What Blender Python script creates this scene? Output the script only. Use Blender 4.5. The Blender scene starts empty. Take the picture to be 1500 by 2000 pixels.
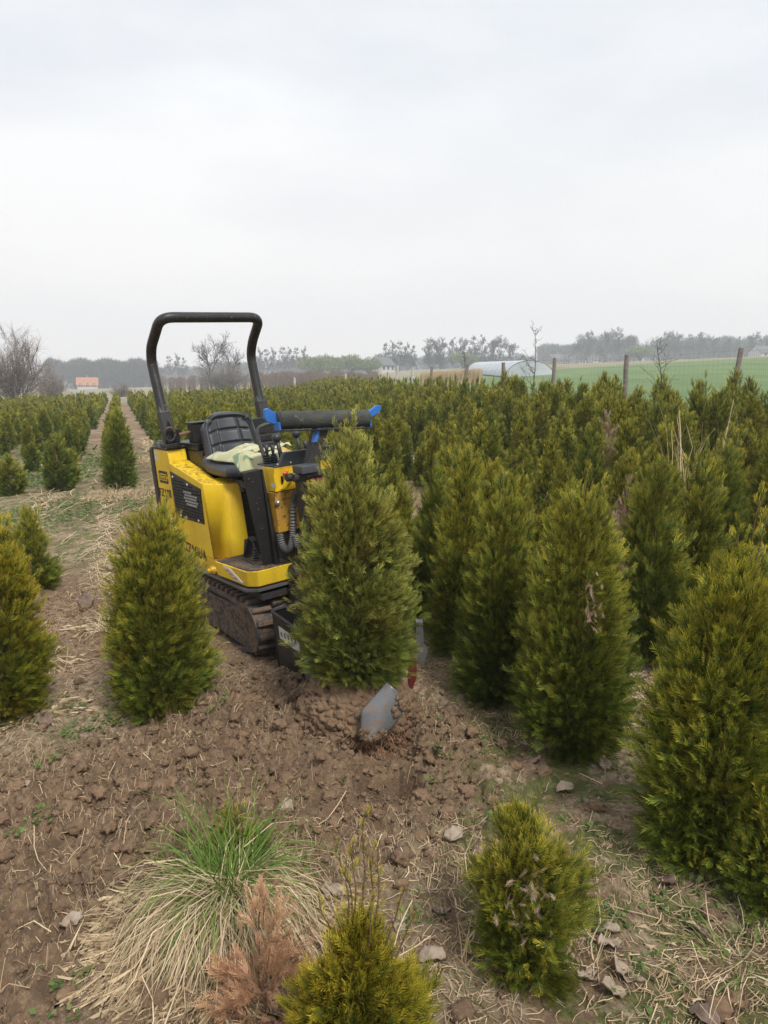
import bpy, math, random
import numpy as np
from mathutils import Matrix, Vector, Euler
R = math.radians
sc = bpy.context.scene
COL = sc.collection

# ------------------------------------------------------------------ camera, world, sun, exposure
F_PX, CAM_H, HORIZON = 1450.0, 1.6, 735.0
PITCH = math.atan((1000 - HORIZON) / F_PX)
cam_d = bpy.data.cameras.new('camera'); cam = bpy.data.objects.new('camera', cam_d); COL.objects.link(cam)
cam.location = (0, 0, CAM_H); cam.rotation_euler = (R(90) - PITCH, 0, 0)
cam_d.sensor_fit = 'VERTICAL'; cam_d.sensor_height = 36.0; cam_d.lens = 36.0 * F_PX / 2000.0
cam_d.clip_start = 0.05; cam_d.clip_end = 6000
sc.camera = cam
SUN_EL, SUN_AZ = R(52), R(150)          # azimuth clockwise from +Y
w = bpy.data.worlds.new('World'); sc.world = w; w.use_nodes = True
nt = w.node_tree; nt.nodes.clear()
wo = nt.nodes.new('ShaderNodeOutputWorld'); bg = nt.nodes.new('ShaderNodeBackground')
sky = nt.nodes.new('ShaderNodeTexSky'); sky.sky_type = 'NISHITA'; sky.sun_disc = False
sky.sun_elevation = SUN_EL; sky.sun_rotation = SUN_AZ; sky.air_density = 1.5; sky.dust_density = 4
tc = nt.nodes.new('ShaderNodeTexCoord'); mp = nt.nodes.new('ShaderNodeMapping'); mp.inputs['Scale'].default_value = (1.0, 1.3, 3.2)
n1 = nt.nodes.new('ShaderNodeTexNoise'); n1.inputs['Scale'].default_value = 1.5; n1.inputs['Detail'].default_value = 5; n1.inputs['Roughness'].default_value = .5
nt.links.new(tc.outputs['Generated'], mp.inputs[0]); nt.links.new(mp.outputs[0], n1.inputs[0])
cr = nt.nodes.new('ShaderNodeValToRGB'); e = cr.color_ramp.elements
e[0].position = .36; e[0].color = (6.1, 6.35, 6.85, 1); e[1].position = .64; e[1].color = (8.0, 8.05, 8.15, 1)
nt.links.new(n1.outputs[0], cr.inputs[0])
sep = nt.nodes.new('ShaderNodeSeparateXYZ'); nt.links.new(tc.outputs['Generated'], sep.inputs[0])
hr = nt.nodes.new('ShaderNodeMapRange'); hr.inputs[1].default_value = 0.0; hr.inputs[2].default_value = .33; hr.inputs[3].default_value = .85; hr.inputs[4].default_value = 0
nt.links.new(sep.outputs[2], hr.inputs[0])
mh = nt.nodes.new('ShaderNodeMix'); mh.data_type = 'RGBA'; nt.links.new(hr.outputs[0], mh.inputs[0]); nt.links.new(cr.outputs[0], mh.inputs[6]); mh.inputs[7].default_value = (8.1, 7.6, 7.5, 1)
mx = nt.nodes.new('ShaderNodeMix'); mx.data_type = 'RGBA'; mx.inputs[0].default_value = .95
nt.links.new(sky.outputs[0], mx.inputs[6]); nt.links.new(mh.outputs[2], mx.inputs[7])
nt.links.new(mx.outputs[2], bg.inputs[0]); bg.inputs[1].default_value = 0.061
nt.links.new(bg.outputs[0], wo.inputs[0])
sl = bpy.data.lights.new('sun', 'SUN'); sun = bpy.data.objects.new('sun', sl); COL.objects.link(sun)
sl.energy = 1.5; sl.angle = R(14); sl.color = (1, .965, .9)
sd = Vector((math.sin(SUN_AZ) * math.cos(SUN_EL), math.cos(SUN_AZ) * math.cos(SUN_EL), math.sin(SUN_EL)))
sun.rotation_euler = (-sd).to_track_quat('-Z', 'Y').to_euler()
vs = sc.view_settings; vs.view_transform = 'Standard'; vs.look = 'None'; vs.exposure = 1.12; vs.gamma = 1.0
sc.cycles.max_bounces = 6; sc.cycles.diffuse_bounces = 3; sc.cycles.glossy_bounces = 2; sc.cycles.transmission_bounces = 4; sc.cycles.volume_bounces = 1
sc.cycles.use_denoising = True; sc.cycles.denoising_input_passes = 'RGB_ALBEDO_NORMAL'; sc.cycles.denoising_prefilter = 'NONE'

# ------------------------------------------------------------------ helpers
rng = np.random.default_rng(7); random.seed(7)
CP, SP = math.cos(PITCH), math.sin(PITCH)
def ray(px, py):
    u = (px - 750) / F_PX; v = (py - 1000) / F_PX
    return np.array([u, CP - SP * v, -SP - CP * v])
def g(px, py, z=0.0):
    d = ray(px, py); t = (z - CAM_H) / d[2]; return np.array([0, 0, CAM_H]) + d * t
def gd(px, py, Y):
    d = ray(px, py); return np.array([0, 0, CAM_H]) + d * (Y / d[1])

def _h(ix, iy, iz, seed):
    h = (ix.astype(np.int64) * 374761393 + iy.astype(np.int64) * 668265263 + iz.astype(np.int64) * 2147483647 + seed * 144269) & 0xffffffff
    h = ((h ^ (h >> 13)) * 1274126177) & 0xffffffff
    return ((h ^ (h >> 16)) & 0xffffff) / float(0xffffff)
def vn(x, y, seed=0):
    x = np.asarray(x, float); y = np.asarray(y, float)
    ix, iy = np.floor(x), np.floor(y); fx, fy = x - ix, y - iy
    fx = fx * fx * (3 - 2 * fx); fy = fy * fy * (3 - 2 * fy); z = np.zeros_like(ix)
    a = _h(ix, iy, z, seed); b = _h(ix + 1, iy, z, seed); c = _h(ix, iy + 1, z, seed); d = _h(ix + 1, iy + 1, z, seed)
    return (a * (1 - fx) + b * fx) * (1 - fy) + (c * (1 - fx) + d * fx) * fy
def fbm(x, y, o=4, seed=0):
    s = 0; a = .5; t = 0
    for i in range(o):
        s = s + a * vn(x * 2 ** i, y * 2 ** i, seed + i * 17); t += a; a *= .5
    return s / t
def worley(x, y, seed=0):
    ix, iy = np.floor(x), np.floor(y); best = np.full(np.shape(x), 9.0); z = np.zeros_like(ix)
    for dx in (-1, 0, 1):
        for dy in (-1, 0, 1):
            cx, cy = ix + dx, iy + dy
            px = cx + _h(cx, cy, z, seed); py = cy + _h(cx, cy, z, seed + 5)
            best = np.minimum(best, (px - x) ** 2 + (py - y) ** 2)
    return np.sqrt(best)
def sst(a, b, x):
    t = np.clip((x - a) / (b - a), 0, 1); return t * t * (3 - 2 * t)
def blob(x, y, cx, cy, r0, r1):
    return 1 - sst(r0, r1, np.hypot(x - cx, y - cy))

def macro(X, Y):
    """large shape of the land: rises to the right beyond the fence, dips to the far left"""
    s = .985 * X + .17 * Y - 7.9
    z = .04 * np.clip(s + 6, 0, 6) + 11 * (1 - np.exp(-np.clip(s, 0, None) / 140))
    z = z - .03 * np.clip(-X - 4, 0, 140)
    return z
def macro1(x, y): return float(macro(np.float64(x), np.float64(y)))
ROOTBALL = np.array([-.115, 3.13])
HOLE1 = g(628, 1395)[:2]; HOLE2 = g(755, 1535)[:2]
def ground(X, Y, fine=True):
    z = macro(X, Y)
    near = 1 - sst(7, 12, np.hypot(X, Y))
    dug = np.clip(blob(X, Y, -.35, 3.0, .45, 1.2) + .75 * blob(X, Y, -.9, 2.4, .3, 1.1) + .8 * blob(X, Y, -1.4, 2.0, .3, 1.2) + .6 * blob(X, Y, .0, 2.6, .2, .6) , 0, 1)
    lane = blob(X, Y, -2.0, 4.6, .5, 1.5)
    z = z + near * ((fbm(X * 1.3, Y * 1.3, 3, 3) - .5) * .10 + (fbm(X * 4.5, Y * 4.5, 2, 13) - .5) * .05)
    z = z + .05 * blob(X, Y, -.5, 3.35, .2, .6) + .06 * blob(X, Y, -.25, 2.85, .1, .4)
    z = z - .20 * blob(X, Y, HOLE1[0], HOLE1[1], .05, .13) - .20 * blob(X, Y, HOLE2[0], HOLE2[1], .09, .17)
    if fine:
        amp = near * (.016 + .085 * dug + .016 * lane)
        wx = X + .05 * vn(X * 22, Y * 22, 90); wy = Y + .05 * vn(X * 22, Y * 22, 91)
        w1 = 1 - np.clip(worley(wx * 13, wy * 13, 11), 0, 1); w2 = 1 - np.clip(worley(wx * 30, wy * 30, 12), 0, 1)
        m = sst(.3, .7, fbm(X * 4, Y * 4, 2, 40)); rg = 1 - 2 * np.abs(fbm(X * 24, Y * 24, 3, 44) - .5)
        z = z + amp * (.62 * w1 * (.3 + .9 * m) + .40 * w2 + .75 * (rg - .75) + .7 * (fbm(X * 12, Y * 12, 3, 45) - .5) - .3) + near * .008 * (fbm(X * 40, Y * 40, 2, 8) - .5) + near * (.006 + .02 * dug) * (fbm(X * 9, Y * 9, 3, 5) - .5)
        # caterpillar prints pressed across the lane on the left
        tr = blob(X, Y, -2.3, 5.6, .25, .75)
        z = z + tr * .014 * np.sin((X * .3 + Y * .95) * 2 * math.pi / .085 + 2 * vn(X * 3, Y * 3, 6))
    return z
def gz(x, y): return float(ground(np.array([float(x)]), np.array([float(y)]), False)[0])

def link(o, parent=None):
    COL.objects.link(o)
    if parent is not None: o.parent = parent
    return o
def tag(o, label=None, cat=None, group=None, kind=None):
    if label: o['label'] = label
    if cat: o['category'] = cat
    if group: o['group'] = group
    if kind: o['kind'] = kind
    return o
def empty(name, loc=(0, 0, 0), rot=(0, 0, 0)):
    o = bpy.data.objects.new(name, None); o.location = loc; o.rotation_euler = rot; o.empty_display_size = .1
    return link(o)
def npmesh(name, V, Q, mat=None, tip=None, smooth=False):
    """V (n,3), Q (m,4) or (m,3) arrays -> mesh datablock"""
    me = bpy.data.meshes.new(name); V = np.ascontiguousarray(V, np.float32); Q = np.ascontiguousarray(Q, np.int32)
    k = Q.shape[1]
    me.vertices.add(len(V)); me.vertices.foreach_set('co', V.ravel())
    me.loops.add(Q.size); me.loops.foreach_set('vertex_index', Q.ravel())
    me.polygons.add(len(Q)); me.polygons.foreach_set('loop_start', np.arange(len(Q), dtype=np.int32) * k)
    me.polygons.foreach_set('loop_total', np.full(len(Q), k, np.int32))
    if smooth: me.polygons.foreach_set('use_smooth', np.ones(len(Q), bool))
    if tip is not None:
        a = me.color_attributes.new('Col', 'FLOAT_COLOR', 'POINT')
        c = np.ones((len(V), 4), np.float32); c[:, :tip.shape[1]] = tip; a.data.foreach_set('color', c.ravel())
    me.update(calc_edges=True)
    if mat: me.materials.append(mat)
    return me
def npobj(name, V, Q, mat, parent=None, tip=None, smooth=False):
    return link(bpy.data.objects.new(name, npmesh(name, V, Q, mat, tip, smooth)), parent)

# ------------------------------------------------------------------ materials
class NT:
    def __init__(s, name):
        s.m = bpy.data.materials.new(name); s.m.use_nodes = True; s.t = s.m.node_tree
        s.b = s.t.nodes['Principled BSDF']; s.out = s.t.nodes['Material Output']
        s.co = s.t.nodes.new('ShaderNodeTexCoord').outputs['Object']
    def n(s, typ, **k):
        nd = s.t.nodes.new(typ)
        for a, v in k.items(): setattr(nd, a, v)
        return nd
    def noise(s, scale, det=4, rough=.6, dist=0, sc3=None):
        nd = s.n('ShaderNodeTexNoise'); nd.inputs['Scale'].default_value = scale; nd.inputs['Detail'].default_value = det
        nd.inputs['Roughness'].default_value = rough; nd.inputs['Distortion'].default_value = dist
        src = s.co
        if sc3:
            mpn = s.n('ShaderNodeMapping'); mpn.inputs['Scale'].default_value = sc3; s.t.links.new(src, mpn.inputs[0]); src = mpn.outputs[0]
        s.t.links.new(src, nd.inputs['Vector']); return nd.outputs[0]
    def ramp(s, f, a, b, hi=1.0, lo=0.0):
        nd = s.n('ShaderNodeMapRange'); nd.inputs[1].default_value = a; nd.inputs[2].default_value = b
        nd.inputs[3].default_value = lo; nd.inputs[4].default_value = hi; s.t.links.new(f, nd.inputs[0]); return nd.outputs[0]
    def mix(s, f, a, b):
        nd = s.n('ShaderNodeMix', data_type='RGBA')
        for i, v in ((0, f), (6, a), (7, b)):
            if isinstance(v, (tuple, list)): nd.inputs[i].default_value = tuple(v) + (1,)
            elif isinstance(v, (int, float)): nd.inputs[i].default_value = v
            else: s.t.links.new(v, nd.inputs[i])
        return nd.outputs[2]
    def math(s, op, a, b=None):
        nd = s.n('ShaderNodeMath', operation=op)
        for i, v in ((0, a), (1, b)):
            if v is None: continue
            if isinstance(v, (int, float)): nd.inputs[i].default_value = v
            else: s.t.links.new(v, nd.inputs[i])
        return nd.outputs[0]
    def attr(s, name='Col'):
        nd = s.n('ShaderNodeAttribute', attribute_name=name); sp = s.n('ShaderNodeSeparateColor'); s.t.links.new(nd.outputs['Color'], sp.inputs[0])
        return sp.outputs
    def set(s, col=None, rough=None, metal=None, bump=None, bs=.3, bd=.01):
        for nm, v in (('Base Color', col), ('Roughness', rough), ('Metallic', metal)):
            if v is None: continue
            if isinstance(v, (tuple, list)): s.b.inputs[nm].default_value = tuple(v) + (1,)
            elif isinstance(v, (int, float)): s.b.inputs[nm].default_value = v
            else: s.t.links.new(v, s.b.inputs[nm])
        if bump is not None:
            bn = s.n('ShaderNodeBump'); bn.inputs['Strength'].default_value = bs; bn.inputs['Distance'].default_value = bd
            s.t.links.new(bump, bn.inputs['Height']); s.t.links.new(bn.outputs[0], s.b.inputs['Normal'])
        return s.m
MUD = (.155, .098, .062)
def worn(name, base, dark, chip, chip_t=.66, rough=.45, metal=0, mud=0.0, bs=.15, scale=6, topdirt=0.0, speck=.0, grime=0):
    n = NT(name)
    col = n.mix(n.ramp(n.noise(scale, 5), .35, .7), base, dark)
    col = n.mix(n.ramp(n.noise(38, 6, .7), chip_t, chip_t + .05), col, chip)
    if speck: col = n.mix(n.ramp(n.noise(140, 3, .6), .66, .72, speck), col, chip)
    if grime:
        bv = n.n('ShaderNodeBevel', samples=4); bv.inputs[0].default_value = .012; ge2 = n.n('ShaderNodeNewGeometry'); dt = n.n('ShaderNodeVectorMath', operation='DOT_PRODUCT')
        n.t.links.new(bv.outputs[0], dt.inputs[0]); n.t.links.new(ge2.outputs['Normal'], dt.inputs[1]); ed = n.ramp(dt.outputs['Value'], .995, .93)
        col = n.mix(n.math('MULTIPLY', ed, n.ramp(n.noise(34, 6, .75), .47, .56)), col, chip)
    if grime: col = n.mix(n.ramp(n.noise(7, 8, .75, .5, (1, 1, .25)), .52, .70, grime), col, (.26, .165, .06)); col = n.mix(n.ramp(n.noise(3, 6, .7), .5, .75, grime * .6), col, (.45, .32, .12))
    if mud: col = n.mix(n.ramp(n.noise(9, 8, .7), .62 - mud * .4, .74 - mud * .35), col, MUD)
    if topdirt:
        ge = n.n('ShaderNodeNewGeometry'); sp = n.n('ShaderNodeSeparateXYZ'); n.t.links.new(ge.outputs['Normal'], sp.inputs[0])
        up = n.ramp(sp.outputs[2], .6, .95)
        col = n.mix(n.math('MULTIPLY', up, n.ramp(n.noise(30, 8, .75), .47, .6, topdirt)), col, (.2, .085, .03))
    r = n.ramp(n.noise(15, 5), .3, .7, rough + .15, rough - .08)
    return n.set(col, r, metal, n.noise(60, 6, .7), bs, .004)
M = {}
M['yellow'] = worn('yellow_paint', (.86, .60, .015), (.70, .44, .02), (.13, .055, .02), .655, .42, topdirt=.9, speck=.7, bs=.14, scale=4, grime=.40)
M['yellow_dirty'] = worn('rusty_yellow_paint', (.50, .29, .02), (.33, .17, .03), (.10, .035, .015), .55, .55, speck=.8)
M['black'] = worn('black_paint', (.009, .009, .010), (.020, .019, .018), (.10, .08, .065), .68, .42, speck=.3, bs=.12, grime=0)
M['black_bar'] = worn('scuffed_black_paint', (.013, .013, .014), (.02, .019, .019), (.16, .07, .035), .60, .38, speck=.5, bs=.1)
M['dark_frame'] = worn('dirty_black_steel', (.018, .017, .017), (.035, .03, .026), (.12, .08, .055), .62, .6, mud=.1)
M['rubber'] = worn('muddy_rubber', (.035, .036, .038), (.055, .053, .052), (.14, .10, .07), .58, .75, mud=.42, bs=.5)
M['mudpan'] = worn('mud_caked_steel', (.030, .027, .025), (.05, .042, .036), (.13, .09, .06), .50, .85, mud=.34, bs=.6)
M['lugmud'] = worn('mud_on_lugs', (.17, .115, .075), (.11, .075, .05), (.05, .045, .04), .60, .9, bs=.6)
M['console'] = worn('grey_console_plastic', (.055, .06, .068), (.045, .048, .055), (.12, .12, .12), .74, .5, bs=.05)
M['vinyl'] = worn('black_vinyl', (.034, .037, .044), (.04, .043, .05), (.09, .09, .09), .78, .42, bs=.04)
M['handle'] = worn('worn_grey_grip', (.10, .10, .105), (.05, .05, .052), (.2, .19, .18), .6, .6)
M['knob'] = worn('black_knob_plastic', (.03, .032, .036), (.035, .037, .04), (.07, .07, .07), .75, .45, bs=.03)
M['blue'] = worn('blue_paint', (.025, .15, .50), (.02, .12, .42), (.25, .28, .30), .66, .4)
M['chrome'] = worn('zinc_bolt', (.6, .6, .62), (.45, .45, .45), (.2, .15, .1), .7, .35, .8)
M['red'] = worn('dark_red_paint', (.16, .018, .014), (.09, .014, .012), (.06, .03, .02), .6, .5, mud=.1)
M['orange'] = worn('orange_knob', (.65, .10, .03), (.6, .09, .02), (.3, .1, .05), .75, .4)
M['grey_plate'] = worn('bare_grey_steel', (.16, .16, .165), (.11, .11, .115), (.10, .07, .05), .6, .5, .4, mud=.1)
M['white'] = worn('white_label', (.62, .62, .60), (.5, .5, .48), (.25, .2, .15), .62, .5)
M['ink'] = worn('black_ink', (.015, .014, .012), (.02, .018, .014), (.5, .32, .02), .70, .5, bs=.02)
M['stickerred'] = worn('faded_red_ink', (.40, .12, .08), (.45, .2, .12), (.5, .4, .3), .6, .5)
M['hose'] = worn('grey_corrugated_hose', (.13, .13, .13), (.09, .09, .088), (.2, .17, .14), .6, .5)
M['fin'] = worn('aluminium_fins', (.5, .51, .53), (.35, .36, .37), (.2, .2, .2), .7, .4, .3)
M['slot'] = worn('painted_slot_shade', (.004, .004, .004), (.006, .006, .006), (.01, .01, .01), .8, .8)  # near-black colour standing in for the shade inside openings
n = NT('roller_rubber')
c = n.mix(n.ramp(n.noise(10, 6, .7, .6, (1, .35, 1)), .4, .65), (.030, .032, .03), (.075, .08, .066))
c = n.mix(n.ramp(n.noise(9, 7, .75, 1.5, (1, 1.5, 1)), .60, .66, .8), c, (.22, .18, .14))
M['roll'] = n.set(c, .8, 0, n.noise(22, 8, .8, .8, (2, .6, 2)), .7, .012)
n = NT('spade_steel')
c = n.mix(n.ramp(n.noise(160, 4, .7), .5, .66, .7), (.185, .19, .20), (.12, .115, .11))
c = n.mix(n.ramp(n.noise(12, 8, .78), .54, .64), c, (.24, .15, .09))
M['blade'] = n.set(c, n.ramp(n.noise(30, 5), .3, .7, .55, .4), .35, n.noise(90, 4), .1, .002)
n = NT('cotton_camouflage')
c = n.mix(n.ramp(n.noise(9, 3, .5, .5), .45, .52), (.42, .42, .24), (.50, .48, .32))
c = n.mix(n.ramp(n.noise(7, 3, .5, .8), .58, .62), c, (.16, .25, .15))
M['cloth'] = n.set(c, .9, 0, n.noise(300, 2), .2, .001)

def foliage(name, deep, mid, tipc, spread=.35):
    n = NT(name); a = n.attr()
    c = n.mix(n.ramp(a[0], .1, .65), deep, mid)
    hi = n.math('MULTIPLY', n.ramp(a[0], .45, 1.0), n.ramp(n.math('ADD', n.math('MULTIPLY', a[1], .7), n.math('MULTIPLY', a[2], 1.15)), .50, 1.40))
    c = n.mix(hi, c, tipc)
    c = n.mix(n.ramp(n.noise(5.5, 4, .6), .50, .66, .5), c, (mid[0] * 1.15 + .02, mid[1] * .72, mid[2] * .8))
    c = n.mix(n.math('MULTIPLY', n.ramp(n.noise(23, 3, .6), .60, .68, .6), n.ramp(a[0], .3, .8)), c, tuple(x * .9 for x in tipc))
    oi = n.n('ShaderNodeObjectInfo')
    c = n.mix(n.ramp(oi.outputs['Random'], 0, 1, spread), c, (mid[0] * .42, mid[1] * .62, mid[2] * .9))
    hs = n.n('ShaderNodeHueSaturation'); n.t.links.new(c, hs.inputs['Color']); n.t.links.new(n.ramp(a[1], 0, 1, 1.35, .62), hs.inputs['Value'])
    n.set(hs.outputs[0], .6); n.b.inputs['Specular IOR Level'].default_value = .25
    tr = n.n('ShaderNodeBsdfTranslucent'); n.t.links.new(hs.outputs[0], tr.inputs[0])
    ms = n.n('ShaderNodeMixShader'); ms.inputs[0].default_value = .13
    n.t.links.new(n.b.outputs[0], ms.inputs[1]); n.t.links.new(tr.outputs[0], ms.inputs[2]); n.t.links.new(ms.outputs[0], n.out.inputs[0])
    return n.m
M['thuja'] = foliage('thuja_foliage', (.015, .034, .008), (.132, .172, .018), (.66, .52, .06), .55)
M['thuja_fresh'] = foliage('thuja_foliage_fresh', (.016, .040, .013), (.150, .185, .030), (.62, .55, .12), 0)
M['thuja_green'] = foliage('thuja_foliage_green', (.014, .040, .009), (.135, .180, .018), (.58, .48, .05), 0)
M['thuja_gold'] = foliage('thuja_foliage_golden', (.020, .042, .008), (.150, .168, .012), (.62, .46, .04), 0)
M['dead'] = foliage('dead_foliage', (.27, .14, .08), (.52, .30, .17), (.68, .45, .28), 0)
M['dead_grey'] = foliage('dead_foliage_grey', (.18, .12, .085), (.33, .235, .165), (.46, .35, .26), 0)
def plainv(name, c1, c2, rough=.85, scale=8, transl=0):
    n = NT(name); a = n.attr(); c = n.mix(a[1], c1, c2); n.set(c, rough); n.b.inputs['Specular IOR Level'].default_value = .2
    if transl:
        tr = n.n('ShaderNodeBsdfTranslucent'); n.t.links.new(c, tr.inputs[0]); ms = n.n('ShaderNodeMixShader'); ms.inputs[0].default_value = transl
        n.t.links.new(n.b.outputs[0], ms.inputs[1]); n.t.links.new(tr.outputs[0], ms.inputs[2]); n.t.links.new(ms.outputs[0], n.out.inputs[0])
    return n.m
M['straw'] = plainv('dry_straw', (.36, .255, .15), (.74, .60, .40), .75, transl=.15)
M['straw_old'] = plainv('old_straw', (.22, .15, .095), (.56, .42, .27), .85)
M['greenblade'] = plainv('green_grass_blades', (.07, .14, .025), (.22, .32, .06), .5, transl=.3)
M['weed'] = plainv('weed_leaves', (.07, .12, .03), (.17, .23, .07), .6, transl=.25)
M['trunk'] = worn('thuja_bark', (.12, .065, .038), (.20, .12, .075), (.06, .035, .02), .6, .85, bs=.5)
M['bark'] = worn('grey_bark', (.085, .072, .066), (.12, .10, .09), (.05, .04, .035), .6, .9)
M['bark_far'] = worn('far_bark', (.06, .055, .055), (.085, .075, .07), (.04, .035, .03), .6, .9)
M['wood'] = worn('weathered_post_wood', (.22, .19, .165), (.14, .12, .10), (.30, .27, .24), .6, .9, bs=.5, scale=14)
M['concrete'] = worn('pale_concrete', (.48, .47, .45), (.38, .37, .35), (.2, .2, .18), .6, .9)
M['wire'] = worn('galvanised_wire', (.20, .20, .21), (.15, .15, .15), (.1, .08, .06), .6, .6, .3)
n = NT('dead_leaf'); c = n.mix(n.ramp(n.noise(40, 5), .35, .65), (.36, .29, .22), (.25, .19, .14)); M['leaf'] = n.set(c, .75, 0, n.noise(90, 4), .4, .002)
n = NT('dead_leaf_dark'); c = n.mix(n.ramp(n.noise(40, 5), .35, .65), (.20, .13, .10), (.13, .09, .07)); M['leaf2'] = n.set(c, .7, 0, n.noise(90, 4), .4, .002)
def soilmat(name, a, b, cc, bs=.6):
    n = NT(name); c = n.mix(n.ramp(n.noise(7, 6), .35, .65), a, b); c = n.mix(n.ramp(n.noise(60, 5, .7), .56, .7), c, cc)
    return n.set(c, .95, 0, n.noise(90, 8, .75), bs, .02)
M['clod'] = soilmat('crumbled_soil', (.24, .152, .088), (.140, .088, .052), (.33, .23, .14))

# ground: one sheet, colours from masks that lie on the land
n = NT('field_ground'); a = n.attr()          # r moss/green, g pale dry clay, b disturbed soil
big = n.noise(1.1, 6, .65); fine = n.noise(38, 7, .75); mid = n.noise(9, 6, .7)
soil = n.mix(n.ramp(mid, .35, .65), (.235, .150, .088), (.130, .082, .048))
soil = n.mix(n.ramp(fine, .5, .66), soil, (.34, .235, .145))
litter = n.mix(n.ramp(fine, .4, .62), (.17, .12, .075), (.44, .33, .21))
clay = n.mix(n.ramp(fine, .4, .6), (.30, .23, .145), (.48, .385, .26))
moss = n.mix(n.ramp(fine, .4, .62), (.060, .078, .014), (.155, .160, .040))
pal = n.noise(3.3, 7, .7)
und = n.mix(n.ramp(big, .44, .54), soil, litter)
und = n.mix(n.math('MULTIPLY', n.ramp(pal, .52, .60), a[1]), und, clay)
und = n.mix(n.math('MULTIPLY', n.ramp(n.noise(4.7, 7, .72), .46, .53, .9), a[0]), und, moss)
c = n.mix(n.math('MULTIPLY', a[2], n.ramp(mid, .2, .45, 1, .6)), und, soil)
fa = n.attr('Far')                             # r green crop, g pink-brown fallow, b smooth cut clay
crop = n.mix(n.ramp(n.noise(.35, 5, .6, 0, (1, .25, 1)), .35, .65), (.10, .165, .055), (.15, .215, .08))
fal = n.mix(n.ramp(n.noise(.3, 6), .4, .6), (.20, .17, .10), (.30, .26, .16))
c = n.mix(fa[0], c, crop); c = n.mix(fa[1], c, fal); c = n.mix(fa[2], c, (.13, .105, .085))
bmp = n.math('ADD', n.math('MULTIPLY', n.noise(150, 6, .8), .4), n.noise(45, 8, .75))
M['ground'] = n.set(c, .95, 0, bmp, .75, .025)

# ------------------------------------------------------------------ ground sheet
def axis(lo, hi, step, far, k=1.06):
    a = list(np.arange(lo, hi, step)); s = step
    while a[-1] < far: s *= k; a.append(a[-1] + s)
    s = step; b = []
    x = lo
    while x > -far: s *= k; x -= s; b.append(x)
    return np.array(b[::-1] + a)
xs = axis(-2.0, 2.0, .0105, 1600, 1.05); ys = axis(1.3, 4.8, .0105, 2200, 1.045); ys = ys[ys > -400]
X, Y = np.meshgrid(xs, ys); Z = ground(X, Y)
ny, nx = X.shape
V = np.stack([X.ravel(), Y.ravel(), Z.ravel()], 1)
i = np.arange(ny * nx).reshape(ny, nx)
Q = np.stack([i[:-1, :-1].ravel(), i[:-1, 1:].ravel(), i[1:, 1:].ravel(), i[1:, :-1].ravel()], 1)
x, y = V[:, 0], V[:, 1]; s = .985 * x + .17 * y - 7.9
col = np.zeros((len(V), 3), np.float32)
col[:, 0] = np.clip(sst(-.1, .5, x) * (1 - sst(4.5, 7, y)) + .7 * blob(x, y, .9, 2.2, .2, 1) + .9 * sst(5, 7, y) * sst(.8, 1.6, -x) * (1 - sst(14, 20, y)), 0, 1)
col[:, 1] = np.clip(sst(-.4, .3, x) + .8 * blob(x, y, -1.2, 2.9, .2, .8) , 0, 1)
col[:, 2] = np.clip(blob(x, y, -.4, 2.9, .5, 1.0) + blob(x, y, -1.3, 2.2, .5, 1.0) + .8 * blob(x, y, -2.2, 5.0, .6, 1.6), 0, 1)
far = np.zeros((len(V), 4), np.float32); far[:, 3] = 1
fieldend = .945 * y - .334 * x
far[:, 0] = sst(.6, 1.4, s) * (1 - sst(95, 105, fieldend + .3 * x))
far[:, 1] = np.clip(sst(60, 66, fieldend) - far[:, 0], 0, 1)
far[:, 2] = blob(x, y, HOLE2[0] - .02, HOLE2[1] + .03, .05, .1) * (vn(x * 9, y * 9, 4) > .2)
me = npmesh('ground', V, Q, M['ground'], col, True)
at = me.color_attributes.new('Far', 'FLOAT_COLOR', 'POINT'); at.data.foreach_set('color', far.ravel())
gr = link(bpy.data.objects.new('ground', me)); tag(gr, kind='structure')

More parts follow.
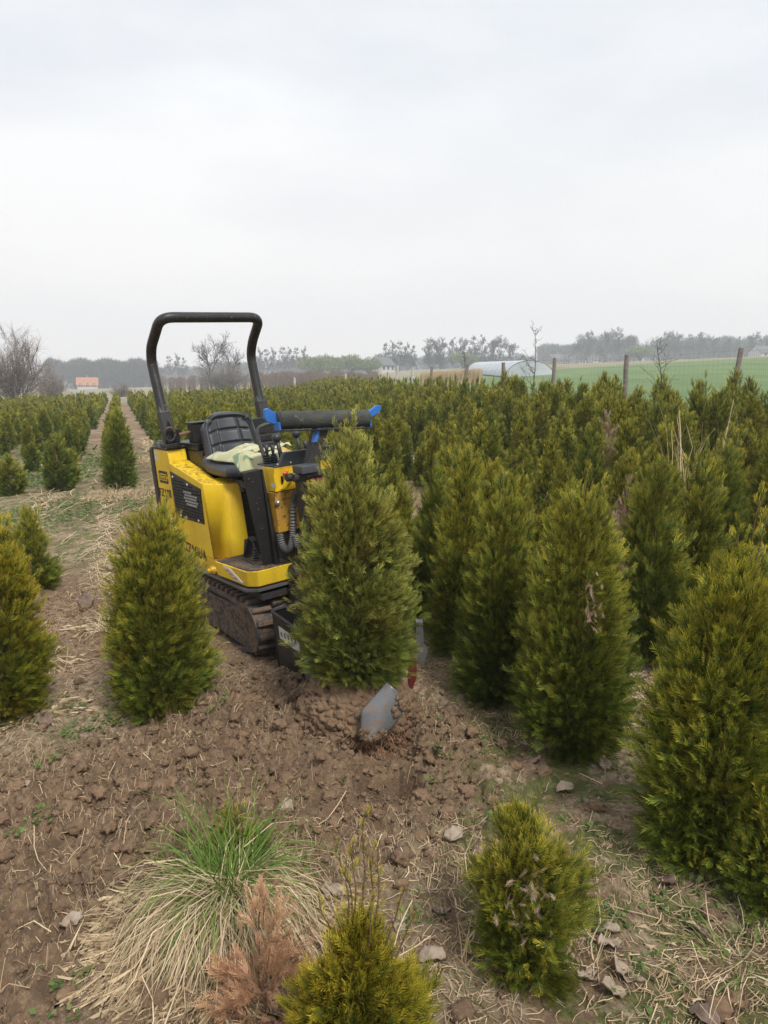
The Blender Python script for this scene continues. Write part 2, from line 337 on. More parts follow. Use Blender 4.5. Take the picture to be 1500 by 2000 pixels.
# ------------------------------------------------------------------ thuja foliage
class Ribs:
    def __init__(s): s.v = []; s.q = []; s.t = []
    def rib(s, p0, p1, w0, w1, t0, t1):
        p0 = np.array(p0, float); p1 = np.array(p1, float); d = p1 - p0; nrm = np.array([-d[1], d[0], 0]); nrm /= (np.linalg.norm(nrm) + 1e-9)
        b = len(s.v); s.v += [p0 - nrm * w0 / 2, p0 + nrm * w0 / 2, p1 + nrm * w1 / 2, p1 - nrm * w1 / 2]; s.t += [t0, t0, t1, t1]; s.q.append([b, b + 1, b + 2, b + 3])
    def out(s): return np.array(s.v), np.array(s.q), np.array(s.t)
def spray_proto(lod, seed):
    r = random.Random(seed); S = Ribs()
    def C(a): return -.10 * a * a
    if lod == 0: ns, nt_, w = 6, 0, .034
    elif lod == 1: ns, nt_, w = 5, 0, .05
    elif lod == 2: ns, nt_, w = 3, 0, .10
    else: ns, nt_, w = 1, 0, .26
    pts = [(i / 3., .05 * math.sin(i * 1.3 + seed), C(i / 3.)) for i in range(4)]
    if lod >= 2: pts = [pts[0], pts[3]]
    for i in range(len(pts) - 1): S.rib(pts[i], pts[i + 1], w * (1.1 - .2 * i), w * (.9 - .22 * i), pts[i][0] * .7, pts[i + 1][0])
    for k in range(ns):
        for sd in (-1, 1):
            a0 = .10 + (k + (.5 if sd > 0 else 0) * .8) / ns * .78; ln = (.40 * (1 - .55 * a0) + .07) * r.uniform(.7, 1.25); an = R(r.uniform(24, 38))
            b0 = .05 * math.sin(a0 * 3.9 + seed); p0 = (a0, b0, C(a0)); dx, dy = math.cos(an), sd * math.sin(an)
            p1 = (a0 + ln * .55 * dx, b0 + ln * .55 * dy, C(a0) - .01); p2 = (a0 + ln * (dx * 1.03), b0 + ln * dy * .86, C(a0) - .05 * r.random())
            if lod <= 1:
                S.rib(p0, p1, w * .95, w * .85, a0 * .7 + .05, a0 * .5 + .35); S.rib(p1, p2, w * .85, w * .45, a0 * .5 + .35, 1)
            else: S.rib(p0, p2, w * .9, w * .5, a0 * .6 + .1, 1)
            for j in range(nt_ * 2):
                f = .30 + .22 * j if nt_ > 1 else .35 + .3 * j; sj = 1 if j % 2 else -1; q0 = (p0[0] + (p2[0] - p0[0]) * f, p0[1] + (p2[1] - p0[1]) * f, p0[2] + (p2[2] - p0[2]) * f)
                a2 = sd * an + sj * R(38); l2 = ln * .42 * (1.1 - .5 * f) * r.uniform(.8, 1.2); q1 = (q0[0] + l2 * math.cos(a2), q0[1] + l2 * math.sin(a2), q0[2] - .02)
                S.rib(q0, q1, w * .8, w * .45, .35 + .35 * f, .95)
    return S.out()
PROTO = {l: [spray_proto(l, k) for k in range(3)] for l in range(4)}
def norm(a): return a / (np.linalg.norm(a, axis=-1, keepdims=True) + 1e-9)
def place_sprays(P, D, N, L, lod, rs, rnd, hf):
    """put sprays at points P, pointing D, roughly normal to N"""
    Vs, Qs, Ts = [], [], []; off = 0
    which = rs.integers(0, 3, len(P)); B = norm(np.cross(N, D)); Cn = norm(np.cross(D, B))
    for k in range(3):
        m = which == k
        if not m.any(): continue
        v, q, t = PROTO[lod][k]; n_ = int(m.sum())
        W = P[m][:, None, :] + L[m][:, None, None] * (v[None, :, 0:1] * D[m][:, None, :] + v[None, :, 1:2] * B[m][:, None, :] + v[None, :, 2:3] * Cn[m][:, None, :])
        Qk = q[None] + (np.arange(n_) * len(v))[:, None, None] + off
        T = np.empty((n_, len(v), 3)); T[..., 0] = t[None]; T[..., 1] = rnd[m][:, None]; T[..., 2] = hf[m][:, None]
        Vs.append(W.reshape(-1, 3)); Qs.append(Qk.reshape(-1, 4)); Ts.append(T.reshape(-1, 3)); off += n_ * len(v)
    return np.concatenate(Vs), np.concatenate(Qs), np.concatenate(Ts)
EGG = ([0, .06, .2, .4, .6, .8, .93, 1], [.52, .80, 1, 1, .90, .64, .34, .08])
CONE = ([0, .06, .2, .4, .6, .8, .92, 1], [.6, .85, 1, .90, .64, .31, .12, .03])
SLIM = ([0, .05, .2, .5, .75, .9, 1], [.6, .8, 1, .9, .62, .34, .08])
def crown(H, rad, prof, nb, nsp, L, lod, seed, leaders=3, lean=(0, 0), upness=1.0, bare=0.0, ragged=.15):
    rs = np.random.default_rng(seed)
    hh = np.linspace(0, 1, 200); pr = np.interp(hh, *prof); cdf = np.cumsum(pr + .06); cdf /= cdf[-1]
    h1 = np.interp((np.arange(nb) + rs.random(nb)) / nb, cdf, hh); rs.shuffle(h1)
    ph = np.arange(nb) * 2.399963 + rs.normal(0, .35, nb)
    lob = 1 + .10 * np.sin(ph * 2 + seed) + .08 * np.sin(ph * 3 + h1 * 7 + seed * 2)
    rt = rad * np.interp(h1, *prof) * (1 - ragged + 1.7 * ragged * rs.random(nb)) * lob
    z1 = h1 * H; z0 = np.maximum(.02 * H, z1 - H * rs.uniform(.16, .38, nb) * (.5 + .5 * upness))
    br = rs.integers(0, nb, nsp); s_ = .30 + .70 * rs.random(nsp) ** .55
    def pos(b, s): rho = rt[b] * s ** .62; return np.stack([rho * np.cos(ph[b]), rho * np.sin(ph[b]), z0[b] + (z1[b] - z0[b]) * s], 1)
    P = pos(br, s_); T = norm(pos(br, np.minimum(s_ + .03, 1.03)) - pos(br, s_ - .03))
    jit = rs.normal(0, 1, (nsp, 3)) * np.array([.032, .032, .03]) * (H ** .5); P = P + jit; P[:, 2] = np.maximum(P[:, 2], .02)
    rad_v = np.stack([np.cos(ph[br]), np.sin(ph[br]), np.zeros(nsp)], 1); hf = np.clip(P[:, 2] / H, 0, 1)
    up = np.zeros((nsp, 3)); up[:, 2] = 1
    D = norm(T * .55 + rad_v * (.75 - .5 * hf)[:, None] + up * ((.12 + .75 * hf) * upness)[:, None] + norm(jit) * .45 + rs.normal(0, .34, (nsp, 3)))
    N = norm(np.cross(rad_v, up) * .8 + rs.normal(0, .75, (nsp, 3)))
    Ls = L * rs.uniform(.65, 1.3, nsp); rb = rs.random(nb); rnd = np.clip(.55 * rb[br] + .45 * rs.random(nsp), 0, 1)
    # feathery leaders above the body
    if leaders:
        nl = leaders * 7; a = rs.random(nl) * 6.28; rr = rad * .16 * rs.random(nl); li = rs.integers(0, leaders, nl)
        lc = rs.normal(0, rad * .17, (leaders, 2)) * (np.arange(leaders) > 0)[:, None]; lh = rs.uniform(.0, .10, leaders) * H
        P2 = np.stack([lc[li, 0] + rr * np.cos(a) * .6, lc[li, 1] + rr * np.sin(a) * .6, H * .84 + (lh[li] + .12 * H) * rs.random(nl)], 1)
        D2 = norm(np.stack([.3 * np.cos(a), .3 * np.sin(a), np.ones(nl)], 1) + rs.normal(0, .12, (nl, 3))); N2 = norm(rs.normal(0, 1, (nl, 3)))
        P = np.concatenate([P, P2]); D = np.concatenate([D, D2]); N = np.concatenate([N, N2]); Ls = np.concatenate([Ls, L * rs.uniform(.75, 1.2, nl)])
        rnd = np.concatenate([rnd, rs.random(nl)]); hf = np.concatenate([hf, np.ones(nl)])
    P[:, 0] += lean[0] * hf; P[:, 1] += lean[1] * hf
    return place_sprays(P, D, N, Ls, lod, rs, rnd, hf), (z0, z1, rt, ph)
def tubeN(paths, sides=4):
    """paths: list of (points (k,3), radii (k,)) -> V,Q"""
    Vs, Qs, off = [], [], 0
    ang = np.arange(sides) * 2 * math.pi / sides
    for P, r in paths:
        P = np.asarray(P, float); r = np.asarray(r, float); k = len(P)
        T = np.gradient(P, axis=0); T = norm(T); ref = np.array([0, 0, 1.]) if abs(T[0, 2]) < .9 else np.array([1., 0, 0])
        A = norm(np.cross(T, ref)); B = np.cross(T, A)
        ring = P[:, None] + r[:, None, None] * (np.cos(ang)[None, :, None] * A[:, None] + np.sin(ang)[None, :, None] * B[:, None])
        Vs.append(ring.reshape(-1, 3)); i0 = np.arange(k - 1)[:, None] * sides; j = np.arange(sides)[None]; j1 = (j + 1) % sides
        Qs.append((np.stack([i0 + j, i0 + j1, i0 + sides + j1, i0 + sides + j], -1).reshape(-1, 4)) + off); off += k * sides
        if sides == 4: Qs.append(np.array([[0, 1, 2, 3], [k * 4 - 1, k * 4 - 2, k * 4 - 3, k * 4 - 4]]) + off - k * 4)
    return np.concatenate(Vs), np.concatenate(Qs)
def trunk_paths(H, br, seed, n=14, lean=(0, 0), r0=.014):
    rs = np.random.default_rng(seed); z0, z1, rt, ph = br
    zz = np.linspace(-.05, .86 * H, 8); P = [(np.stack([.012 * np.sin(zz * 9 + seed) + lean[0] * zz / H, .012 * np.cos(zz * 7) + lean[1] * zz / H, zz], 1), np.linspace(r0, r0 * .25, 8))]
    for b in rs.choice(len(z0), min(n, len(z0)), replace=False):
        s = np.linspace(0, .85, 5); rho = rt[b] * s ** .62; hfr = (z0[b] + (z1[b] - z0[b]) * s) / H
        P.append((np.stack([rho * np.cos(ph[b]) + lean[0] * hfr, rho * np.sin(ph[b]) + lean[1] * hfr, z0[b] + (z1[b] - z0[b]) * s], 1), np.linspace(r0 * .4, r0 * .12, 5)))
    return P
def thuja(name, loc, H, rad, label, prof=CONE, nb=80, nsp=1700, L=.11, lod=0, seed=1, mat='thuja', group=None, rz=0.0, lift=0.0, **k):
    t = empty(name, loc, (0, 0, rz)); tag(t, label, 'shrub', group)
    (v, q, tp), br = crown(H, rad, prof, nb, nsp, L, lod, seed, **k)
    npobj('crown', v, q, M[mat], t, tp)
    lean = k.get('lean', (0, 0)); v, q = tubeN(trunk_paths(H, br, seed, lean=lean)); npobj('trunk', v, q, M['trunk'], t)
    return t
G_ROW = 'thujas planted in the nursery rows'
def at(px, py): p = g(px, py); return (p[0], p[1], gz(p[0], p[1]) - .01)

# ------------------------------------------------------------------ the crawler machine (local frame: x forward, y to its left, z up)
MR = Euler((R(4.5), R(-2), R(-55)), 'XYZ')
MACH = empty('tree_digger', (-0.6365, 4.6546, 0.0186), (R(4.5), R(-2), R(-55)))
tag(MACH, 'yellow mini crawler tree digger with black roll bar and rubber tracks standing between thuja rows', 'crawler machine')
MW = Matrix.Translation(MACH.location) @ MR.to_matrix().to_4x4(); MWI = MW.inverted()
def to_m(p): return tuple(MWI @ Vector([float(c) for c in p]))
class MB:
    def __init__(s): s.v = []; s.f = []
    def add(s, V, F):
        b = len(s.v); s.v += [tuple(float(c) for c in p) for p in V]; s.f += [tuple(b + i for i in f) for f in F]; return s
    def box(s, c, d, rot=None):
        V = [Vector((sx * d[0] / 2, sy * d[1] / 2, sz * d[2] / 2)) for sx in (-1, 1) for sy in (-1, 1) for sz in (-1, 1)]
        if rot: m = Euler([R(a) for a in rot]).to_matrix(); V = [m @ p for p in V]
        V = [p + Vector(c) for p in V]
        return s.add(V, [(0, 1, 3, 2), (4, 6, 7, 5), (0, 4, 5, 1), (2, 3, 7, 6), (0, 2, 6, 4), (1, 5, 7, 3)])
    def b2(s, x0, x1, y0, y1, z0, z1): return s.box(((x0 + x1) / 2, (y0 + y1) / 2, (z0 + z1) / 2), (x1 - x0, y1 - y0, z1 - z0))
    def loft(s, A, B):
        n = len(A); return s.add(list(A) + list(B), [tuple(range(n))[::-1], tuple(range(n, 2 * n))] + [(i, (i + 1) % n, n + (i + 1) % n, n + i) for i in range(n)])
    def prism(s, poly, ax, lo, hi):
        def P(a, b, c): return {0: (c, a, b), 1: (a, c, b), 2: (a, b, c)}[ax]
        return s.loft([P(a, b, lo) for a, b in poly], [P(a, b, hi) for a, b in poly])
    def tube(s, pts, r, n=10, caps=True):
        pts = [Vector(p) for p in pts]; k = len(pts); rr = r if isinstance(r, (list, tuple)) else [r] * k; V = []; A = None
        for i, p in enumerate(pts):
            T = (pts[min(i + 1, k - 1)] - pts[max(i - 1, 0)]).normalized()
            if A is None: A = T.orthogonal().normalized()
            A = (A - T * A.dot(T)).normalized(); B = T.cross(A)
            V += [p + (A * math.cos(2 * math.pi * j / n) + B * math.sin(2 * math.pi * j / n)) * rr[i] for j in range(n)]
        F = [(i * n + j, i * n + (j + 1) % n, (i + 1) * n + (j + 1) % n, (i + 1) * n + j) for i in range(k - 1) for j in range(n)]
        if caps: F += [tuple(range(n))[::-1], tuple(range((k - 1) * n, k * n))]
        return s.add(V, F)
    def ball(s, c, r, n=14, m=9, sc3=(1, 1, 1)):
        V = []; F = []
        for i in range(m + 1):
            t = math.pi * i / m
            for j in range(n): p = 2 * math.pi * j / n; V.append((c[0] + r * sc3[0] * math.sin(t) * math.cos(p), c[1] + r * sc3[1] * math.sin(t) * math.sin(p), c[2] + r * sc3[2] * math.cos(t)))
        for i in range(m):
            for j in range(n): F.append((i * n + j, (i + 1) * n + j, (i + 1) * n + (j + 1) % n, i * n + (j + 1) % n))
        return s.add(V, F)
    def build(s, name, mat, parent=None, bevel=0, smooth=False, seg=2):
        me = bpy.data.meshes.new(name); me.from_pydata(s.v, [], s.f); me.materials.append(M[mat]); me.update()
        import bmesh
        bm = bmesh.new(); bm.from_mesh(me); bmesh.ops.remove_doubles(bm, verts=bm.verts, dist=1e-5); bmesh.ops.recalc_face_normals(bm, faces=bm.faces); bm.to_mesh(me); bm.free()
        if smooth or bevel:
            for p in me.polygons: p.use_smooth = True
        o = link(bpy.data.objects.new(name, me), parent)
        if bevel:
            b = o.modifiers.new('bevel', 'BEVEL'); b.width = bevel; b.segments = seg; b.limit_method = 'ANGLE'; b.angle_limit = R(35); b.harden_normals = False
            o.modifiers.new('wn', 'WEIGHTED_NORMAL')
        return o
def smoothpath(pts, n=8):
    P = [Vector(p) for p in pts]; out = []
    for i in range(len(P) - 1):
        a, b, c, d = P[max(i - 1, 0)], P[i], P[i + 1], P[min(i + 2, len(P) - 1)]
        for j in range(n):
            t = j / n; out.append(.5 * ((2 * b) + (c - a) * t + (2 * a - 5 * b + 4 * c - d) * t * t + (-a + 3 * b - 3 * c + d) * t ** 3))
    return out + [P[-1]]
def fillet(pts, rad, n=6):
    P = [Vector(p) for p in pts]; out = [P[0]]
    for i in range(1, len(P) - 1):
        a = (P[i - 1] - P[i]); b = (P[i + 1] - P[i]); r = min(rad, a.length * .48, b.length * .48); s0 = P[i] + a.normalized() * r; s1 = P[i] + b.normalized() * r
        for j in range(n + 1): t = j / n; out.append((1 - t) ** 2 * s0 + 2 * t * (1 - t) * P[i] + t * t * s1)
    return out + [P[-1]]

# --- tracks
def track_outline(off=0.0):
    pts = []
    def arc(cx, cz, r, a0, a1, n):
        for k in range(n + 1):
            a = R(a0 + (a1 - a0) * k / n); pts.append((cx + (r + off) * math.cos(a), cz + (r + off) * math.sin(a)))
    arc(-.66, .20, .145, 250, 90, 9); pts.append((-.2, .345 + off)); pts.append((.15, .345 + off)); arc(.42, .185, .15, 90, -50, 11); pts.append((.25, .005 - off)); pts.append((-.1, .0 - off)); pts.append((-.45, .005 - off))
    return pts
def resample(poly, n):
    P = [Vector((a, b)) for a, b in poly]; P.append(P[0]); L = [0]
    for a, b in zip(P, P[1:]): L.append(L[-1] + (b - a).length)
    out = []
    for k in range(n):
        d = L[-1] * k / n; i = max(j for j in range(len(L) - 1) if L[j] <= d); t = (d - L[i]) / (L[i + 1] - L[i] + 1e-9); p = P[i].lerp(P[i + 1], t); tg = (P[i + 1] - P[i]).normalized(); out.append((p, tg))
    return out
for sgn in (-1, 1):
    y0, y1 = (-.46, -.215) if sgn < 0 else (.215, .46)
    ym = (y0 + y1) / 2
    O_, I_ = [p for p, _ in resample(track_outline(0), 96)], [p for p, _ in resample(track_outline(-.028), 96)]
    b = MB(); nn = 96; V = []; F = []
    for k in range(nn):
        V += [(O_[k].x, y0, O_[k].y), (O_[k].x, y1, O_[k].y), (I_[k].x, y1, I_[k].y), (I_[k].x, y0, I_[k].y)]
    for k in range(nn):
        a, c = k * 4, ((k + 1) % nn) * 4
        for j in range(4): F.append((a + j, a + (j + 1) % 4, c + (j + 1) % 4, c + j))
    b.add(V, F); belt = b.build('track', 'rubber', MACH, smooth=False)
    lg = MB(); cap = MB(); NL = 44
    for k, (p, tg) in enumerate(resample(track_outline(0), NL)):
        ang = math.degrees(math.atan2(tg.y, tg.x)); nx_, nz_ = -tg.y, tg.x
        for half in (0, 1):
            yy = y0 + .062 + half * .122; q = p + tg * (.026 * (1 if half else -1))
            lg.box((q.x + nx_ * .010, yy, q.y + nz_ * .010), (.032, .112, .026), (0, -ang, (12 if half else -12)))
            if q.y > .12: cap.box((q.x + nx_ * .024, yy, q.y + nz_ * .024), (.026, .104, .006), (0, -ang, (12 if half else -12)))
    lg.build('lugs', 'rubber', belt, .006); cap.build('mud_on_lugs', 'lugmud', belt, .003)
    # frame panel, idler, sprocket, rollers
    yo = y0 + .004 if sgn < 0 else y1 - .004; yi = y0 + .10 if sgn < 0 else y1 - .10
    fr = MB(); fr.prism([(a, c) for a, c in [(-.66, .075), (-.3, .062), (0, .07), (.30, .06), (.43, .062), (.52, .10), (.555, .185), (.53, .25), (.46, .295), (.38, .305), (0, .29), (-.60, .285), (-.74, .24)]], 1, min(yo + .0, yi), max(yo, yi) - .0)
    fr.build('track_frame', 'mudpan', MACH, .01)
    wh = MB(); wh.tube([(.42, ym - .05, .185), (.42, ym + .05, .185)], .118, 20); wh.build('idler_wheel', 'mudpan', MACH, .008)
    wh = MB(); wh.tube([(-.66, ym - .05, .20), (-.66, ym + .05, .20)], .112, 20); wh.build('drive_sprocket', 'mudpan', MACH, .008)
    for rx_ in (-.42, -.18, .06, .27):
        rb = MB(); rb.tube([(rx_, ym - .07, .062), (rx_, ym + .07, .062)], .034, 14); rb.build('track_roller', 'dark_frame', MACH)
b = MB(); b.b2(-.85, .50, -.205, .205, .13, .40); b.b2(-.88, .555, -.40, .40, .365, .408); b.build('chassis', 'dark_frame', MACH, .006)

# --- yellow bodywork, right side fully modelled, left side mirrored
def hood(side):
    def m(P): return [(x, y * side, z) for x, y, z in P]
    b = MB()
    b.prism([(-.92, .415), (-.60, .415), (-.60, .60), (-.622, 1.085), (-.632, 1.155), (-.92, 1.158)], 1, -.42, -.292)     # rear tower
    lo = [(-.60, -.42, .52), (-.034, -.42, .507), (.048, -.318, .505), (.056, -.215, .505), (-.15, -.185, .505), (-.15, -.285, .505), (-.60, -.285, .52)]
    hi = [(-.622, -.42, 1.078), (-.076, -.42, .982), (.004, -.306, .967), (.010, -.212, .962), (-.20, -.184, .978), (-.195, -.285, .985), (-.622, -.285, 1.078)]
    b.loft(lo, hi)
    b.prism([(-.60, .415), (.07, .415), (.07, .505), (-.034, .507), (-.60, .52)], 1, -.42, -.285)
    b.v = [(x, y * -side, z) for x, y, z in b.v]
    return b
hr_ = hood(-1).build('engine_cover', 'yellow', MACH, .008, seg=3)
hl_ = hood(1).build('engine_cover', 'yellow', MACH, .008)
b = MB(); b.prism([(-1.005, .62), (-.925, .60), (-.925, 1.165), (-.985, 1.168), (-1.01, 1.14)], 1, -.425, .425); b.build('rear_cover', 'black', MACH, .012)
b = MB(); b.b2(-.918, -.36, -.283, .283, .42, 1.145); b.b2(-.36, -.16, -.283, .283, .42, .90); b.build('engine_block', 'black', MACH, .01)
b = MB(); b.b2(-.93, -.63, -.428, -.285, 1.160, 1.172); b.build('top_plate', 'dark_frame', MACH, .002)
b = MB(); b.b2(-.93, -.63, .285, .428, 1.160, 1.172); b.build('top_plate', 'dark_frame', MACH, .002)
# solid vent plate with bolts; its holes are dark tabs painted as shade
b = MB(); b.prism([(-.618, 1.02), (-.106, .945), (-.118, .722), (-.52, .715), (-.560, .722), (-.598, .75)], 1, -.4265, -.4195); vent = b.build('vent_grille', 'black', hr_, .002)
sl_, fn = MB(), MB()
for r_ in range(12):
    for c_ in range(13):
        x0 = -.59 + c_ * .037 + (.0185 if r_ % 2 else 0); z0 = .742 + r_ * .0195
        top = .945 + (-.106 - x0) / .512 * .075 - .018
        if x0 > -.145 or z0 > top - .012 or (x0 < -.565 and z0 < .78): continue
        shows_fin = 4 <= r_ <= 8 and 5 <= c_ <= 10 and (r_ != 8 or c_ < 9) and (r_ != 4 or c_ > 5)  # these openings show the pale radiator behind
        (fn if shows_fin else sl_).b2(x0, x0 + .027, -.4285, -.4262, z0, z0 + .0105)
sl_.build('slot_shades', 'slot', vent); fn.build('radiator_fins', 'fin', vent)
for x0, z0 in [(-.565, .985), (-.31, .955), (-.50, .732), (-.19, .736)]: b = MB(); b.ball((x0, -.430, z0), .010, 10, 6, (1, .5, 1)); b.build('bolt', 'chrome', vent, smooth=True)
# lettering
def text(body, x, z, size, mat, sx=1.0, y=-.4232, sh=0, rz=0, parent=hr_, name='lettering'):
    c = bpy.data.curves.new(name, 'FONT'); c.body = body; c.size = size; c.extrude = .0008; c.align_x = 'LEFT'; c.offset = size * .012; c.space_character = 1.08
    c.materials.append(M[mat]); o = link(bpy.data.objects.new(name, c), parent); o.location = (x, y, z); o.rotation_euler = (R(90), 0, 0); o.rotation_euler.rotate_axis('Z', R(rz)); o.scale = (sx, 1, 1)
    me = bpy.data.meshes.new_from_object(o); o2 = bpy.data.objects.new(name, me); o2.location, o2.rotation_euler, o2.scale = o.location.copy(), o.rotation_euler.copy(), o.scale.copy(); bpy.data.objects.remove(o); return link(o2, parent)
text('PAZZAGLIA', -.635, .496, .091, 'ink', .93, rz=-2.0)
text('FZ188', -.905, .828, .080, 'ink', 1.12, rz=1)
b = MB(); b.prism([(-.865, .935), (-.855, .925), (-.700, .925), (-.69, .935), (-.69, 1.0), (-.70, 1.01), (-.855, 1.01), (-.865, 1.0)], 1, -.4228, -.4198); b.build('badge', 'ink', hr_)
b = MB(); b.b2(-.85, -.705, -.4238, -.4226, .944, .991); b.build('badge_field', 'yellow', hr_)
b = MB(); b.b2(-.843, -.712, -.4245, -.4236, .951, .984); b.build('badge_bar', 'ink', hr_)
text('DAMCON', -.838, .957, .030, 'yellow', 1.25, y=-.4250)
b = MB(); b.b2(-.895, -.835, -.4228, -.4199, 1.078, 1.108); b.b2(-.900, -.83, -.4226, -.4199, 1.118, 1.143); b.build('sticker', 'white', hr_)
b = MB(); b.tube([(-.70, -.4228, .622), (-.70, -.4198, .622)], .068, 28); b.build('round_emblem', 'white', hr_)
b = MB(); b.tube([(-.70, -.4238, .622), (-.70, -.4226, .622)], .060, 28); b.build('emblem_disc', 'ink', hr_)
b = MB(); b.tube([(-.70, -.4246, .622), (-.70, -.4236, .622)], .052, 28); b.build('emblem_centre', 'white', hr_)
b = MB(); b.prism([(-.73, .60), (-.70, .585), (-.68, .61), (-.675, .645), (-.70, .66), (-.71, .63)], 1, -.4254, -.4244); b.build('emblem_figure', 'ink', hr_)
b = MB(); b.tube([(-.03, -.425, .452), (-.03, -.455, .452)], .022, 12); b.tube([(-.03, -.425, .452), (-.03, -.475, .452)], .013, 8); b.tube([(.005, -.425, .445), (.005, -.45, .445)], .016, 10); b.build('plug', 'yellow', MACH, .002)

# --- step / footwell
b = MB(); b.loft([(.075, -.455, .44), (.50, -.455, .450), (.56, -.415, .452), (.56, .415, .452), (.50, .455, .450), (.075, .455, .44), (.075, .30, .44), (.055, .0, .44), (.075, -.30, .44)],
                 [(.070, -.46, .527), (.525, -.46, .544), (.575, -.416, .546), (.575, .416, .546), (.525, .46, .544), (.070, .46, .527), (.07, .30, .527), (.06, .0, .53), (.07, -.30, .527)])
stp = b.build('footstep', 'yellow', MACH, .006)
b = MB(); b.loft([(.085, -.452, .520), (.522, -.452, .537), (.569, -.412, .539), (.569, .412, .539), (.522, .452, .537), (.085, .452, .520)],
                 [(.085, -.452, .5335), (.522, -.452, .5505), (.569, -.412, .5525), (.569, .412, .5525), (.522, .452, .5505), (.085, .452, .5335)])
b.build('muddy_tread', 'mudpan', stp)
b = MB(); b.loft([(-.33, -.45, .402), (.50, -.47, .425), (.575, -.425, .43), (.575, .425, .43), (.50, .47, .425), (-.33, .45, .402)], [(-.33, -.45, .412), (.50, -.47, .439), (.575, -.425, .444), (.575, .425, .444), (.50, .47, .439), (-.33, .45, .412)]); b.build('skirt_plate', 'grey_plate', MACH)
b = MB(); b.prism([(.195, .520), (.285, .524), (.455, .468), (.37, .462)], 1, -.4625, -.4565); b.build('warning_decal', 'white', stp)
b = MB(); b.prism([(.225, .506), (.275, .508), (.29, .500), (.24, .498)], 1, -.4635, -.4622); b.prism([(.275, .494), (.325, .496), (.34, .488), (.29, .486)], 1, -.4635, -.4622); b.prism([(.335, .480), (.385, .482), (.40, .474), (.35, .472)], 1, -.4635, -.4622); b.build('decal_print', 'stickerred', stp)
# interior panel with slots, shelf, pedal
b = MB()
b.b2(-.155, -.10, -.185, .283, .42, .905)
for k in range(7): b.b2(-.10, -.075, -.18, .28, .56 + k * .05, .578 + k * .05)
for yv in (-.175, -.03, .12, .27): b.b2(-.098, -.070, yv - .008, yv + .008, .54, .90)
b.build('footwell_vent', 'dark_frame', MACH, .002)
b = MB(); b.loft([(-.3, -.20, .935), (.13, -.23, .935), (.15, -.13, .935), (-.3, -.10, .935)], [(-.3, -.20, .975), (.10, -.24, .985), (.11, -.13, .985), (-.3, -.10, .975)]); b.b2(-.3, .05, -.22, .22, .905, .934); b.build('seat_support', 'console', MACH, .006)
b = MB(); b.tube([(.23, -.345, .545), (.23, -.30, .655), (.23, -.215, .655), (.42, -.20, .56)], .006, 6); b.tube([(.23, -.345, .548), (.44, -.37, .552)], .006, 6)
b.loft([(.20, -.33, .545), (.20, -.215, .545), (.222, -.215, .545), (.222, -.33, .545)], [(.20, -.31, .65), (.20, -.225, .65), (.215, -.225, .65), (.215, -.31, .65)])
ped = b.build('pedal', 'dark_frame', MACH, .002)
b = MB(); zz = .548; pr = []
for k in range(9): pr.append(((.325, -.305, zz + k * .0075), .028 - .0012 * k if k % 2 == 0 else .020 - .001 * k))
b.tube([p for p, r in pr], [r for p, r in pr], 14); b.tube([(.325, -.305, .60), (.30, -.30, .66)], .007, 8); b.box((.298, -.30, .665), (.05, .03, .008), (0, 20, 0)); b.build('pedal_boot', 'knob', ped, smooth=False)

# --- upright guard, dash panel, console
b = MB()
b.loft([(.50, -.345, .553), (.515, -.345, .553), (.515, -.292, .553), (.50, -.292, .553)], [(.50, -.405, 1.085), (.515, -.405, 1.085), (.515, -.298, 1.09), (.50, -.298, 1.09)])
b.loft([(.44, -.2915, .553), (.56, -.2915, .553), (.56, -.265, .553), (.44, -.265, .553)], [(.49, -.2975, 1.09), (.52, -.2975, 1.09), (.52, -.287, 1.09), (.49, -.287, 1.09)])
b.loft([(.47, -.408, 1.08), (.499, -.408, 1.08), (.499, -.30, 1.085), (.47, -.30, 1.085)], [(.47, -.408, 1.089), (.499, -.408, 1.089), (.499, -.30, 1.093), (.47, -.30, 1.093)])
gd_ = b.build('leg_guard', 'black', MACH, .003)
for yy, z0 in [(-.375, 1.045), (-.352, 1.025), (-.345, .905), (-.325, .93), (-.34, .87), (-.335, .76)]: b = MB(); b.ball((.516, yy, z0), .0075, 8, 5, (.5, 1, 1)); b.build('bolt', 'dark_frame', gd_, smooth=True)
b = MB(); b.b2(.46, .595, -.262, .262, .962, 1.096); dash = b.build('dash_panel', 'yellow', MACH, .004)
b = MB(); b.b2(.48, .590, -.270, .270, .735, .958); b.build('lower_dash_panel', 'yellow_dirty', MACH, .003)
b = MB(); b.prism([(-.232, .975), (-.212, .972), (-.135, 1.045), (-.135, 1.09), (-.165, 1.09), (-.222, .992)], 0, .596, .612); b.build('gusset', 'yellow', dash, .002)
b = MB(); b.b2(.5955, .598, -.2225, -.2115, 1.0, 1.045); b.build('slot', 'slot', dash)  # dark tab on the solid dash, painted as the shade of an opening
b = MB(); b.tube([(.597, -.190, 1.062), (.62, -.200, 1.064), (.64, -.222, 1.062)], [.009, .011, .010], 10); b.build('red_knob', 'orange', dash, smooth=True)
b = MB(); b.tube([(.597, -.277, 1.002), (.604, -.277, 1.002)], .013, 10); b.build('bolt', 'chrome', dash); b = MB(); b.tube([(.592, -.258, .905), (.602, -.258, .905)], .014, 6); b.ball((.604, -.258, .905), .010, 8, 5, (.7, 1, 1)); b.build('hex_bolt', 'chrome', dash)
b = MB(); b.prism([(-.258, 1.098), (-.228, 1.104), (-.205, 1.135), (-.195, 1.160), (-.178, 1.170), (.178, 1.170), (.195, 1.160), (.215, 1.12), (.258, 1.098)], 0, .565, .60)
